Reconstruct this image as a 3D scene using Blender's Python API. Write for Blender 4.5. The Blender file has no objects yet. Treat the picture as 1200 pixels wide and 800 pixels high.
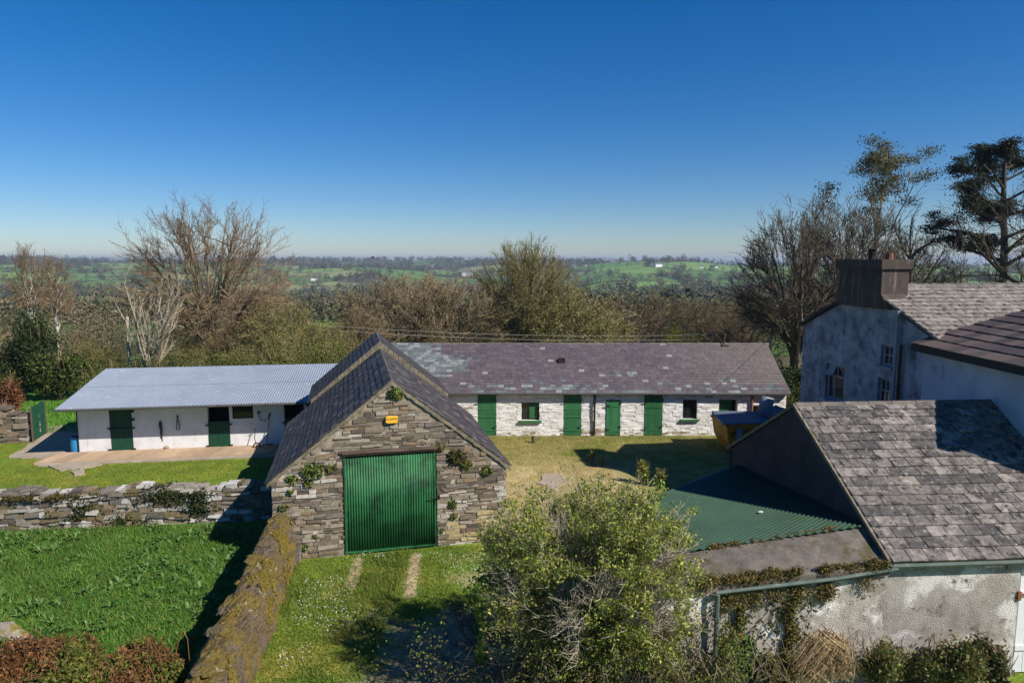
import bpy, math, random
import numpy as np
from math import sin, cos, pi, radians, sqrt, atan2
from mathutils import Vector, Matrix, Euler
SC = bpy.context.scene
COL = SC.collection
rnd = random.Random(11)
H = 8.0; PITCH = radians(6.8); F = 800.0
KX, KY = 1.05, 0.62                       # ground shift of a shadow per metre of height

# ------------------------------------------------------------------ helpers
def wx(px, Y, z=0.0):
    return (px-600)/F*(Y*cos(PITCH)+(H-z)*sin(PITCH))
def hexc(r, g, b):
    f = lambda c: ((c/255+0.055)/1.055)**2.4 if c > 10 else c/255/12.92
    return (f(r), f(g), f(b))
def vnoise(x, y, seed=0):
    x = np.asarray(x, float); y = np.asarray(y, float)
    xi = np.floor(x).astype(np.int64); yi = np.floor(y).astype(np.int64)
    xf = x-xi; yf = y-yi
    def h(a, b):
        n = (a*374761393+b*668265263+seed*1442695041) & 0xffffffff
        n = ((n ^ (n >> 13))*1274126177) & 0xffffffff
        return ((n ^ (n >> 16)) & 0xffffff)/float(0xffffff)
    u = xf*xf*(3-2*xf); v = yf*yf*(3-2*yf)
    return (h(xi, yi)*(1-u)+h(xi+1, yi)*u)*(1-v)+(h(xi, yi+1)*(1-u)+h(xi+1, yi+1)*u)*v
def fbm(x, y, seed=0, o=4):
    s = 0; a = .5; t = 0
    x = np.asarray(x, float); y = np.asarray(y, float)
    for i in range(o):
        s = s+a*vnoise(x*2**i, y*2**i, seed+i*17); t += a; a *= .5
    return s/t
def sstep(a, b, x):
    t = np.clip((np.asarray(x, float)-a)/(b-a), 0, 1); return t*t*(3-2*t)

class MB:
    def __init__(s): s.v = []; s.f = []; s.c = []
    def add(s, vs, fs, col=(1, 1, 1)):
        o = len(s.v); s.v.extend(vs)
        for f in fs: s.f.append(tuple(i+o for i in f)); s.c.append(col)
    def quad(s, a, b, c, d, col=(1, 1, 1)): s.add([a, b, c, d], [(0, 1, 2, 3)], col)
    def poly(s, pts, col=(1, 1, 1)): s.add(list(pts), [tuple(range(len(pts)))], col)
    def box(s, x0, x1, y0, y1, z0, z1, col=(1, 1, 1)):
        s.hexa([(x0, y0, z0), (x1, y0, z0), (x1, y1, z0), (x0, y1, z0), (x0, y0, z1), (x1, y0, z1), (x1, y1, z1), (x0, y1, z1)], col)
    def hexa(s, p, col=(1, 1, 1)):
        s.add(p, [(0, 3, 2, 1), (4, 5, 6, 7), (0, 1, 5, 4), (1, 2, 6, 5), (2, 3, 7, 6), (3, 0, 4, 7)], col)
    def prism(s, pts, depth, col=(1, 1, 1)):     # polygon in xz (at given y), extruded to y+depth
        n = len(pts)
        v = list(pts)+[(p[0], p[1]+depth, p[2]) for p in pts]
        s.add(v, [tuple(range(n)), tuple(range(2*n-1, n-1, -1))]+[(i, i+n, (i+1) % n+n, (i+1) % n) for i in range(n)], col)
    def tube(s, pts, rads, n=6, col=(1, 1, 1), cap=True):
        m = len(pts); P = [Vector(p) for p in pts]; vs = []
        ref = None
        for i in range(m):
            t = (P[min(i+1, m-1)]-P[max(i-1, 0)])
            if t.length < 1e-9: t = Vector((0, 0, 1))
            t.normalize()
            if ref is None: ref = Vector((1, 0, 0)) if abs(t.x) < .8 else Vector((0, 1, 0))
            a = t.cross(ref)
            if a.length < 1e-6: a = t.cross(Vector((0.3, 1, .2)))
            a.normalize(); b = t.cross(a); ref = -b if False else ref
            r = rads[i] if hasattr(rads, '__len__') else rads
            for k in range(n):
                q = 2*pi*k/n; vs.append(tuple(P[i]+(a*cos(q)+b*sin(q))*r))
        fs = [(i*n+k, i*n+(k+1) % n, (i+1)*n+(k+1) % n, (i+1)*n+k) for i in range(m-1) for k in range(n)]
        if cap: fs += [tuple(range(n-1, -1, -1)), tuple((m-1)*n+k for k in range(n))]
        s.add(vs, fs, col)
    def build(s, name, mat, parent=None, smooth=False, bevel=0):
        return mkobj(name, np.array(s.v, np.float32).reshape(-1, 3), s.f, s.c, mat, parent, smooth, bevel)

def mkobj(name, V, Fc, C, mat, parent=None, smooth=False, bevel=0):
    me = bpy.data.meshes.new(name)
    me.from_pydata([tuple(v) for v in V.tolist()] if isinstance(V, np.ndarray) else V, [], Fc)
    at = me.attributes.new('Col', 'FLOAT_COLOR', 'FACE')
    ca = np.ones((len(Fc), 4), np.float32)
    if C is not None and len(C): ca[:, :3] = np.array(C, np.float32)
    at.data.foreach_set('color', ca.ravel())
    if smooth: me.polygons.foreach_set('use_smooth', [True]*len(Fc))
    me.materials.append(mat); me.update()
    o = bpy.data.objects.new(name, me); COL.objects.link(o)
    if parent is not None: o.parent = parent
    if bevel:
        m = o.modifiers.new('bevel', 'BEVEL'); m.width = bevel; m.segments = 2; m.limit_method = 'ANGLE'
    return o

def arrmesh(name, V, npoly, k, C, mat, parent=None):
    """V: (npoly*k,3) loose k-gons, C: (npoly,3)"""
    me = bpy.data.meshes.new(name)
    me.vertices.add(npoly*k); me.vertices.foreach_set('co', np.ascontiguousarray(V, np.float32).ravel())
    me.loops.add(npoly*k); me.loops.foreach_set('vertex_index', np.arange(npoly*k, dtype=np.int32))
    me.polygons.add(npoly); me.polygons.foreach_set('loop_start', np.arange(npoly, dtype=np.int32)*k)
    try: me.polygons.foreach_set('loop_total', np.full(npoly, k, np.int32))
    except Exception: pass
    me.update(calc_edges=True)
    at = me.attributes.new('Col', 'FLOAT_COLOR', 'FACE')
    ca = np.ones((npoly, 4), np.float32); ca[:, :3] = C
    at.data.foreach_set('color', ca.ravel())
    me.materials.append(mat)
    o = bpy.data.objects.new(name, me); COL.objects.link(o)
    if parent is not None: o.parent = parent
    return o

def sep(m, name, mt, parent):     # every box of m becomes a part of its own
    n = len(m.v)//8
    for i in range(n):
        q = MB(); q.v = m.v[8*i:8*i+8]; q.f = [tuple(k-8*i for k in f) for f in m.f[6*i:6*i+6]]; q.c = m.c[6*i:6*i+6]; q.build(name, mt, parent)
def tag(o, label=None, cat=None, group=None, kind=None):
    if label: o['label'] = label
    if cat: o['category'] = cat
    if group: o['group'] = group
    if kind: o['kind'] = kind
    return o
def thing(name, label, cat, loc=(0, 0, 0), rz=0, group=None):
    o = bpy.data.objects.new(name, None); COL.objects.link(o)
    o.location = loc; o.rotation_euler = (0, 0, rz); o.empty_display_size = .3
    return tag(o, label, cat, group)
def dup(root, loc, rz=0, scale=1, label=None, name=None):
    r = root.copy(); COL.objects.link(r); r.location = loc; r.rotation_euler = (0, 0, rz)
    r.scale = (scale, scale, scale) if not hasattr(scale, '__len__') else scale
    if label: r['label'] = label
    for ch in list(root.children):
        c = ch.copy(); COL.objects.link(c); c.parent = r
        for g in list(ch.children):
            d = g.copy(); COL.objects.link(d); d.parent = c
    return r

# ------------------------------------------------------------------ materials
def mat(name, c1, c2=None, scale=5, rough=.85, bump=.2, bscale=30, attr=False, stain=None, stain2=None, metal=0, spec=.3, stretch=(1, 1, 1), transl=0, bdist=.02, streak=None):
    m = bpy.data.materials.new(name); m.use_nodes = True
    nt = m.node_tree; N = nt.nodes; L = nt.links
    b = N['Principled BSDF']; b.inputs['Roughness'].default_value = rough
    b.inputs['Metallic'].default_value = metal; b.inputs['Specular IOR Level'].default_value = spec
    tc = N.new('ShaderNodeTexCoord'); mp = N.new('ShaderNodeMapping'); mp.inputs['Scale'].default_value = stretch
    L.new(tc.outputs['Object'], mp.inputs['Vector'])
    def noise(sc, det=6, vec=mp, r=.6):
        n = N.new('ShaderNodeTexNoise'); n.inputs['Scale'].default_value = sc; n.inputs['Detail'].default_value = det
        n.inputs['Roughness'].default_value = r; L.new(vec.outputs[0], n.inputs['Vector']); return n
    def ramp(src, a, bb):
        r = N.new('ShaderNodeMapRange'); r.inputs['From Min'].default_value = a; r.inputs['From Max'].default_value = bb
        L.new(src, r.inputs['Value']); return r.outputs[0]
    def mix(f, a, bb, mode='MIX'):
        x = N.new('ShaderNodeMix'); x.data_type = 'RGBA'; x.blend_type = mode
        if isinstance(f, float): x.inputs[0].default_value = f
        else: L.new(f, x.inputs[0])
        for s, i in ((a, 6), (bb, 7)):
            if isinstance(s, tuple): x.inputs[i].default_value = (*s[:3], 1)
            else: L.new(s, x.inputs[i])
        return x.outputs[2]
    n1 = noise(scale)
    col = mix(ramp(n1.outputs['Fac'], .3, .7), tuple(c1), tuple(c2 or c1))
    if attr:
        a = N.new('ShaderNodeAttribute'); a.attribute_name = 'Col'
        col = mix(1.0, col, a.outputs['Color'], 'MULTIPLY')
    for k, st in enumerate((stain, stain2)):
        if st:
            sc, lo, hi, sn = st[1], st[2], st[3], noise(st[1], 8, mp, .65)
            col = mix(ramp(sn.outputs['Fac'], lo, hi), col, tuple(st[0]))
    if streak:
        mp2 = N.new('ShaderNodeMapping'); mp2.inputs['Scale'].default_value = (1, 1, .12); L.new(tc.outputs['Object'], mp2.inputs['Vector'])
        sn = noise(streak[1], 6, mp2)
        col = mix(ramp(sn.outputs['Fac'], streak[2], streak[3]), col, tuple(streak[0]))
    L.new(col, b.inputs['Base Color'])
    if bump:
        n2 = noise(bscale, 8); bp = N.new('ShaderNodeBump'); bp.inputs['Strength'].default_value = bump
        bp.inputs['Distance'].default_value = bdist
        L.new(n2.outputs['Fac'], bp.inputs['Height']); L.new(bp.outputs[0], b.inputs['Normal'])
    if transl:
        out = N['Material Output']; t = N.new('ShaderNodeBsdfTranslucent'); ms = N.new('ShaderNodeMixShader')
        L.new(col, t.inputs['Color']); ms.inputs[0].default_value = transl
        L.new(b.outputs[0], ms.inputs[1]); L.new(t.outputs[0], ms.inputs[2]); L.new(ms.outputs[0], out.inputs['Surface'])
    return m

M = {}
M['stone'] = mat('stone', (.95, .95, .95), (.6, .58, .55), 9, .92, .6, 45, attr=True, stain=((.42, .41, .37), 7, .62, .75))
M['mortar'] = mat('mortar', hexc(160, 148, 128), hexc(112, 100, 84), 4, .95, .6, 40, stain=(hexc(205, 198, 184), 1.3, .52, .66))
M['whitestone'] = mat('whitewashed_stone', (1, 1, 1), (.9, .88, .85), 6, .85, .5, 40, attr=True, stain=(hexc(168, 156, 138), 2.6, .57, .72), stain2=(hexc(104, 92, 76), 9, .62, .7))
M['whitewash'] = mat('whitewash', hexc(232, 228, 220), hexc(205, 200, 188), 3, .85, .3, 30, stain=(hexc(150, 138, 116), 2.5, .62, .75))
M['white_wall'] = mat('white_wall', hexc(226, 225, 224), hexc(204, 203, 202), 1.5, .8, .15, 40, stain=(hexc(178, 170, 156), 3, .6, .8), streak=(hexc(196, 190, 180), 5, .6, .75))
M['slate'] = mat('slate', (1, 1, 1), (.72, .72, .72), 14, .62, .35, 60, attr=True, spec=.35)
M['slate_old'] = mat('old_slate', (1.15, 1.12, 1.08), (.34, .33, .33), 7, .85, .7, 50, attr=True, stain=(hexc(160, 151, 141), 9, .57, .66), stain2=(hexc(58, 56, 54), 5.5, .53, .62))
M['ridge'] = mat('ridge_tile', hexc(120, 112, 104), hexc(82, 76, 70), 6, .85, .4, 40, stain=(hexc(170, 162, 140), 8, .62, .7))
M['verge'] = mat('verge_mortar', hexc(140, 131, 110), hexc(88, 81, 66), 6, .95, .6, 30, stain=(hexc(90, 86, 46), 4, .58, .68))
M['green_door'] = mat('green_paint', hexc(58, 116, 74), hexc(50, 102, 64), 2, .6, .1, 60, attr=True, stain=(hexc(30, 72, 42), 5, .62, .8))
M['corr_green'] = mat('green_sheet', hexc(50, 112, 68), hexc(38, 92, 54), 1.6, .5, .08, 60, stain=(hexc(24, 56, 36), 1.4, .46, .66), stain2=(hexc(90, 120, 90), 30, .72, .8))
M['dark_door'] = mat('dark_green_door', hexc(26, 74, 52), hexc(20, 60, 42), 4, .6, .1, 50, stain=(hexc(60, 84, 60), 14, .68, .8))
M['frame_dark'] = mat('dark_frame', hexc(34, 40, 34), hexc(24, 26, 24), 4, .7)
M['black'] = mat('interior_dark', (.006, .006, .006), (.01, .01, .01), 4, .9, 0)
M['iron'] = mat('iron', hexc(44, 40, 38), hexc(70, 52, 40), 12, .6, .2, 60, metal=.5)
M['lintel'] = mat('old_timber', hexc(112, 96, 82), hexc(70, 58, 48), 6, .9, .5, 40, stretch=(.3, 3, 3))
M['galv'] = mat('painted_sheet', hexc(142, 150, 163), hexc(130, 139, 153), .8, .6, .05, 60, stain=(hexc(128, 132, 142), 2.5, .6, .85), streak=(hexc(156, 162, 173), 3, .58, .7))
M['green_roof'] = mat('green_roof_sheet', hexc(54, 80, 62), hexc(44, 68, 52), 1.2, .5, .06, 60, stain=(hexc(76, 100, 84), 3, .6, .8))
M['concrete'] = mat('concrete', hexc(122, 113, 103), hexc(90, 83, 76), 3.5, .95, .8, 50, stain=(hexc(176, 170, 160), 26, .62, .68), stain2=(hexc(84, 76, 50), 2.2, .52, .64))
M['path'] = mat('path_concrete', hexc(170, 156, 138), hexc(146, 132, 114), 1.5, .95, .4, 50, stain=(hexc(112, 110, 72), 1.1, .58, .7))
M['deck'] = mat('deck', (1, 1, 1), (.8, .78, .75), 4, .9, .3, 50, attr=True, stretch=(1, .4, 1))
M['roughcast'] = mat('roughcast', hexc(192, 184, 174), hexc(142, 132, 122), 2.6, .95, 1.0, 45, stain=(hexc(232, 227, 220), 1.3, .5, .6), stain2=(hexc(96, 84, 66), 3.6, .56, .68), bdist=.05)
M['house_wall'] = mat('weathered_render', hexc(172, 175, 184), hexc(92, 96, 106), 1.6, .9, .3, 40, stain=(hexc(58, 60, 68), 2.1, .5, .74), streak=(hexc(168, 174, 186), 2.6, .56, .74))
M['wing_wall'] = mat('wing_render', hexc(188, 192, 200), hexc(156, 162, 174), .9, .9, .3, 40, stain=(hexc(96, 102, 116), 1.5, .56, .74))
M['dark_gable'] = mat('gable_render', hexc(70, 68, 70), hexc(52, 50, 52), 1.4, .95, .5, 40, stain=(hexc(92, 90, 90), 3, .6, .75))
M['chimney'] = mat('chimney_render', hexc(88, 76, 70), hexc(66, 58, 54), 3, .95, .5, 40, streak=(hexc(128, 116, 108), 6, .56, .7))
M['house_frame'] = mat('weathered_frame', hexc(150, 154, 160), hexc(120, 124, 130), 4, .6, .05)
M['glass'] = mat('glass', (.015, .018, .02), (.02, .022, .025), 2, .06, 0, spec=.6)
M['white_paint'] = mat('white_paint', hexc(228, 228, 228), hexc(214, 216, 218), 3, .5, .05)
M['grey_paint'] = mat('grey_paint', hexc(150, 152, 156), hexc(128, 130, 134), 3, .6, .05)
M['gutter'] = mat('gutter_green', hexc(74, 90, 82), hexc(100, 108, 102), 5, .5, .1, 40, stain=(hexc(160, 165, 158), 5, .62, .7))
M['gutter_dark'] = mat('gutter_dark', hexc(70, 70, 68), hexc(96, 94, 90), 6, .6)
M['barrel'] = mat('blue_plastic', hexc(52, 138, 190), hexc(44, 118, 168), 3, .45, .02, 30, stain=(hexc(110, 150, 170), 6, .62, .75))
M['skip'] = mat('skip_paint', hexc(222, 156, 30), hexc(184, 120, 24), 2.5, .6, .15, 30, stain=(hexc(82, 50, 26), 2.8, .52, .66))
M['blue_tarp'] = mat('blue_tarp', hexc(104, 112, 124), hexc(86, 94, 106), 2.5, .5, .4, 12)
M['grey_sheet'] = mat('grey_sheet', hexc(150, 154, 160), hexc(120, 124, 132), 2, .7, .1)
M['yellow'] = mat('yellow_plastic', hexc(240, 186, 62), hexc(232, 174, 52), 3, .45, .02)
M['red_ink'] = mat('dark_lettering', hexc(120, 66, 40), None, 3, .6, 0)
M['bark_pale'] = mat('pale_bark', hexc(176, 164, 140), hexc(122, 110, 90), 6, .9, .4, 20)
M['bark'] = mat('bark', hexc(128, 114, 92), hexc(84, 74, 56), 6, .9, .4, 20, stain=(hexc(88, 92, 48), 1.5, .52, .68))
M['bark_dark'] = mat('dark_bark', hexc(84, 76, 62), hexc(56, 50, 42), 6, .9, .4, 20, stain=(hexc(98, 100, 60), 1.3, .55, .7))
M['bark_white'] = mat('white_bark', hexc(196, 190, 176), hexc(150, 140, 124), 4, .8, .2, 20)
M['twig'] = mat('twig', (1, 1, 1), (.8, .8, .8), 2, .9, 0, attr=True)
M['leaf'] = mat('leaf', (1, 1, 1), (.8, .82, .75), 1.5, .6, 0, attr=True, transl=.3, spec=.25)
M['dry'] = mat('dry_leaf', (1, 1, 1), (.75, .75, .75), 2, .9, 0, attr=True, transl=.1)
M['moss_wall'] = mat('mossy_stone', hexc(128, 112, 96), hexc(80, 70, 58), 4, .95, 1.0, 18, stain=(hexc(124, 106, 52), 2.0, .43, .56), stain2=(hexc(170, 164, 152), 3.4, .62, .67), bdist=.12)
M['rock'] = mat('rock', hexc(160, 152, 142), hexc(104, 98, 90), 3, .95, 1.0, 14, stain=(hexc(204, 200, 192), 5, .58, .66), stain2=(hexc(118, 108, 48), 2, .55, .66), bdist=.06)
M['pole'] = mat('pole_wood', hexc(186, 176, 156), hexc(150, 138, 118), 6, .9, .2, 30)
M['wire'] = mat('wire', hexc(150, 150, 140), None, 1, .5, 0)
M['wood_stump'] = mat('stump', hexc(110, 98, 84), hexc(70, 62, 54), 8, .9, .5, 30)
M['terracotta'] = mat('terracotta', hexc(140, 90, 70), hexc(104, 70, 58), 8, .9)

# ground material: colour attribute times fine mottling
def ground_mat():
    m = bpy.data.materials.new('ground'); m.use_nodes = True
    nt = m.node_tree; N = nt.nodes; L = nt.links; b = N['Principled BSDF']
    b.inputs['Roughness'].default_value = .95; b.inputs['Specular IOR Level'].default_value = .15
    a = N.new('ShaderNodeAttribute'); a.attribute_name = 'Gc'
    g = N.new('ShaderNodeNewGeometry')
    def nz(s, d=6):
        n = N.new('ShaderNodeTexNoise'); n.inputs['Scale'].default_value = s; n.inputs['Detail'].default_value = d
        L.new(g.outputs['Position'], n.inputs['Vector']); return n
    prev = a.outputs['Color']
    for s, lo, hi in ((14, .55, 1.4), (2.2, .8, 1.2), (.15, .85, 1.15)):
        n = nz(s, 8); r = N.new('ShaderNodeMapRange'); r.inputs[1].default_value = .3; r.inputs[2].default_value = .7
        r.inputs[3].default_value = lo; r.inputs[4].default_value = hi; L.new(n.outputs['Fac'], r.inputs[0])
        x = N.new('ShaderNodeMix'); x.data_type = 'RGBA'; x.blend_type = 'MULTIPLY'; x.inputs[0].default_value = 1
        L.new(prev, x.inputs[6]); L.new(r.outputs[0], x.inputs[7]); prev = x.outputs[2]
    L.new(prev, b.inputs['Base Color'])
    n = nz(22, 8); bp = N.new('ShaderNodeBump'); bp.inputs['Strength'].default_value = .7; bp.inputs['Distance'].default_value = .05
    L.new(n.outputs['Fac'], bp.inputs['Height']); L.new(bp.outputs[0], b.inputs['Normal'])
    return m
M['ground'] = ground_mat()

# ------------------------------------------------------------------ terrain
def gz(x, y):
    x = np.asarray(x, float); y = np.asarray(y, float)
    r = np.sqrt(x*x+y*y); a = np.arctan2(x, np.maximum(y, 1e-3))
    z = -9*sstep(37, 140, y)-21*sstep(130, 520, y)
    right = sstep(.02, .16, a)
    R = 2300*(1-right)+1350*right
    top = 33.5*(1-right)+29.5*right+9*sstep(-.5, -.66, -a)*0+4.0*sstep(-.52, -.64, a)
    z = z+top*sstep(0.27, 1, r/R)-25*sstep(1.05, 2.2, r/R)*1.0
    z = z+(fbm(x/300, y/300, 5, 2)-.5)*34*sstep(150, 700, y)*(1-sstep(1500, 2300, r)*.6)+(fbm(x/90, y/90, 6, 2)-.5)*5*sstep(200, 600, y)
    z = z+(fbm(x/2.2, y/2.2, 9)-.5)*.05*(1-sstep(60, 200, r))
    return z
_rs = np.random.RandomState(5)
SD = np.stack([_rs.uniform(-3200, 3200, 1500), _rs.uniform(30, 3600, 1500)], 1)
SD = SD[np.hypot(SD[:, 0], SD[:, 1]) > 60]
# smaller fields near, larger far
SD2 = np.stack([_rs.uniform(-500, 500, 90), _rs.uniform(50, 650, 90)], 1)
SD = np.concatenate([SD, SD2])
FC = 1.2*np.array([hexc(100, 128, 60), hexc(84, 114, 54), hexc(108, 134, 66), hexc(94, 114, 62), hexc(118, 122, 80), hexc(80, 106, 52)])
cell_kind = _rs.randint(0, 6, len(SD)); cell_wood = _rs.rand(len(SD)) < .15
for i, (sx, sy) in enumerate(SD):
    a = atan2(sx, sy)
    if a > .08 and 600 < sy < 1400: cell_wood[i] = _rs.rand() < .1; cell_kind[i] = _rs.choice([0, 1, 2, 5])
    if a < .1 and sy > 1300: cell_wood[i] = _rs.rand() < .4
    if a > .1 and 330 < sy < 620: cell_wood[i] = _rs.rand() < .6
    if .07 < a < .45 and 650 < sy < 1330: cell_wood[i] = False; cell_kind[i] = _rs.choice([0, 1, 5])
    if a < -.1 and sy < 420: cell_wood[i] = False
def vor(x, y):
    x = np.asarray(x); y = np.asarray(y); idx = np.zeros(x.shape, int); d1 = np.full(x.shape, 1e18); d2 = np.full(x.shape, 1e18)
    X = x+(fbm(x/60, y/60, 3)-.5)*30; Y = y+(fbm(x/60, y/60, 4)-.5)*30
    for i, (sx, sy) in enumerate(SD):
        d = (X-sx)**2+(Y-sy)**2
        c = d < d1
        d2 = np.where(c, d1, np.minimum(d2, d)); d1 = np.where(c, d, d1); idx = np.where(c, i, idx)
    return idx, np.sqrt(d2)-np.sqrt(d1)

def seg_dist(x, y, ax, ay, bx, by):
    t = np.clip(((x-ax)*(bx-ax)+(y-ay)*(by-ay))/((bx-ax)**2+(by-ay)**2), 0, 1)
    return np.hypot(x-ax-t*(bx-ax), y-ay-t*(by-ay))

def div_x(y): return -5.25-(y-10.2)*0.1575        # left edge of dividing wall
def near_color(x, y):
    n1 = fbm(x*.55, y*.55, 21); n2 = fbm(x*1.7, y*1.7, 22); n3 = fbm(x*.25, y*.25, 23); n4 = fbm(x*5, y*5, 24, 3)
    g = lambda *c: np.array(hexc(*c))[None, :]
    mx = lambda a, b, t: a*(1-t[:, None])+b*t[:, None]
    base = mx(g(86, 106, 40), g(112, 118, 54), sstep(.35, .65, n1))
    # left garden
    gar = mx(g(58, 104, 34), g(80, 118, 44), sstep(.35, .65, n2))
    ing = (x < div_x(y)+.1) & (y < 20.2)
    # lawn
    lawn = mx(g(118, 130, 40), g(98, 120, 38), sstep(.3, .7, n2)); lawn = mx(lawn, g(138, 132, 62), sstep(.56, .72, n1))
    # yard
    yard = mx(g(112, 116, 50), g(152, 138, 84), sstep(.34, .58, n1*.6+n2*.4))
    tan = np.exp(-((x-1.9)/3.8)**2-((y-23.8)/2.7)**2)
    yard = mx(yard, mx(g(184, 164, 120), g(160, 142, 92), sstep(.4, .6, n2)), np.clip(tan*1.5-.12+.6*(n2-.5), 0, 1))
    wallside = sstep(29.2, 30.3, y)*(n2 > .35)
    yard = mx(yard, g(116, 110, 66), np.clip(wallside*.6, 0, 1))
    # front court
    fc = mx(g(94, 122, 40), g(116, 132, 46), sstep(.3, .7, n2)); fc = mx(fc, g(150, 138, 62), sstep(.55, .7, n1))
    tr = np.zeros_like(x)
    for ax, ay, bx, by in ((-4.12, 17.5, -3.95, 15.9), (-2.62, 17.8, -2.45, 15.6)):
        tr = np.maximum(tr, 1-sstep(.06, .24, seg_dist(x, y, ax, ay, bx, by)+(n4-.5)*.2))
    fc = mx(fc, g(176, 156, 124), tr*.95)
    grav = sstep(.0, .9, 1.15-np.hypot((x+1.3)/2.6, (y-12.6)/3.0)+(n2-.5)*1.3)
    fc = mx(fc, mx(g(104, 97, 86), g(140, 128, 108), sstep(.35, .65, n4)), grav)
    dirt2 = sstep(.1, .7, 1-np.hypot((x-.1)/2.0, (y-16.6)/1.6)+(n2-.5)*1.2)
    fc = mx(fc, g(168, 152, 116), dirt2*.85)
    out = base.copy()
    c = (y < 30.7) & (y > 17.5) & (x > -3.2); out[c] = yard[c]
    c = (y >= 19) & (x < -3.2) & (y < 31); out[c] = lawn[c]
    c = (y < 18.6) & (x > div_x(y)); out[c] = fc[c]
    t = sstep(17.6, 19.4, y)[:, None]; c = (y > 17.6) & (y < 19.4) & (x > -1); out[c] = (fc*(1-t)+yard*t)[c]
    out[ing] = gar[ing]
    c = (y > 31) & (x < -18); out[c] = mx(g(92, 138, 44), g(78, 122, 40), n2)[c]
    return out

def make_ground():
    ang = np.concatenate([np.linspace(-pi, -.9, 40, endpoint=False), np.linspace(-.9, .9, 760), np.linspace(.9, pi, 41)[1:]])
    rad = [0.0, 2.0]; r = 4.0
    while r < 7000: rad.append(r); r *= 1.0125 if r > 9 else 1.06
    rad = np.array(rad); na, nr = len(ang), len(rad)
    A, R = np.meshgrid(ang, rad); x = (np.sin(A)*R).ravel(); y = (np.cos(A)*R).ravel()
    z = gz(x, y)
    idx, e = vor(x, y)
    col = FC[cell_kind[idx]]
    n = fbm(x/40, y/40, 31)[:, None]; col = col*(.8+.4*n)
    wood = np.array(hexc(92, 84, 60))[None, :]*(.7+.6*fbm(x/9, y/9, 33)[:, None])
    wm = cell_wood[idx]; col[wm] = wood[wm]
    hed = ((e < 5+R.ravel()*.004))[:, None]; col = np.where(hed, np.array(hexc(70, 74, 42))[None, :], col)
    nc = near_color(x, y); t = sstep(45, 75, R.ravel())[:, None]
    col = nc*(1-t)+col*t
    V = np.stack([x, y, z], 1)
    i = np.arange((nr-1)*na).reshape(nr-1, na); a = i; b = np.roll(i, -1, 1); quads = np.stack([a, a+na, b+na, b], 2).reshape(-1, 4)
    me = bpy.data.meshes.new('ground'); me.vertices.add(len(V)); me.vertices.foreach_set('co', V.astype(np.float32).ravel())
    nq = len(quads); me.loops.add(nq*4); me.loops.foreach_set('vertex_index', quads.astype(np.int32).ravel())
    me.polygons.add(nq); me.polygons.foreach_set('loop_start', np.arange(nq, dtype=np.int32)*4)
    try: me.polygons.foreach_set('loop_total', np.full(nq, 4, np.int32))
    except Exception: pass
    me.update(calc_edges=True)
    at = me.attributes.new('Gc', 'FLOAT_COLOR', 'POINT'); ca = np.ones((len(V), 4), np.float32); ca[:, :3] = col
    at.data.foreach_set('color', ca.ravel()); me.polygons.foreach_set('use_smooth', np.ones(nq, bool))
    me.materials.append(M['ground'])
    o = bpy.data.objects.new('ground', me); COL.objects.link(o); tag(o, 'grass ground and fields of the valley', None, None, 'structure')
    if me.polygons[5000].normal.z < 0: me.flip_normals()
make_ground()

# ------------------------------------------------------------------ masonry, slates, sheets
def in_holes(x0, x1, z0, z1, holes, m=0.0):
    return any(x1 > h[0]+m and x0 < h[1]-m and z1 > h[2]+m and z0 < h[3]-m for h in holes)
def stones(mb, x0, x1, z0, top, pal, rg, holes=(), hh=(.05, .13), ll=(.14, .5), proud=(.012, .045), gap=.012, y=0.0, T=lambda p: p, jit=.012, skip=0.04, base=None):
    """rubble courses on the plane y; proud towards -y. top: function x->z"""
    z = z0; zmax = max(top(x0), top(x1), top((x0+x1)/2))
    while z < zmax:
        h = rg.uniform(*hh); x = x0+rg.uniform(-.2, 0)
        while x < x1:
            l = rg.uniform(*ll); a = max(x, x0); b = min(x+l, x1); x += l
            hc = h
            if rg.random() < .12: hc = h*rg.uniform(.5, .8)
            if b-a < .05: continue
            tl = min(top(a), top(b))
            zt = min(z+hc, tl-.015)
            if zt-z < .03: continue
            A, B = a+gap, b-gap
            for hx0, hx1, hz0, hz1 in holes:
                if zt > hz0 and z < hz1:
                    if A < hx0 < B: B = hx0 if hx0-A > B-hx1 else B
                    if A < hx1 < B and A >= hx0-.001 or (A < hx1 < B and A > hx0): A = hx1
            if B-A < .05 or in_holes(A, B, z, zt, holes, .004): continue
            if rg.random() < skip: continue
            p = rg.uniform(*proud); c = pal((A+B)/2, (z+zt)/2, rg) if callable(pal) else rg.choice(pal); k = rg.uniform(.85, 1.14); c = tuple(q*k for q in c)
            j = lambda: rg.uniform(-jit, jit)
            Z0, Z1 = z+gap*.6, zt-gap*.6
            fr = [(A+j(), y-p+j()*.5, Z0+j()), (B+j(), y-p+j()*.5, Z0+j()), (B+j(), y-p*.8+j()*.5, Z1+j()), (A+j(), y-p*.8+j()*.5, Z1+j())]
            ca = (A+B)/2; cz = (Z0+Z1)/2
            bk = [(ca+(q[0]-ca)*1.04, y+.02, cz+(q[2]-cz)*1.08) for q in fr]
            mb.add([T(q) for q in fr+bk], [(0, 1, 2, 3), (4, 5, 1, 0), (5, 6, 2, 1), (6, 7, 3, 2), (7, 4, 0, 3)], c)
        z += h
BARN_PAL = [hexc(136, 126, 108), hexc(126, 112, 92), hexc(148, 134, 114), hexc(112, 102, 88), hexc(98, 90, 80), hexc(156, 144, 126), hexc(144, 124, 100), hexc(132, 124, 112), hexc(170, 160, 144), hexc(122, 108, 94)]
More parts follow.
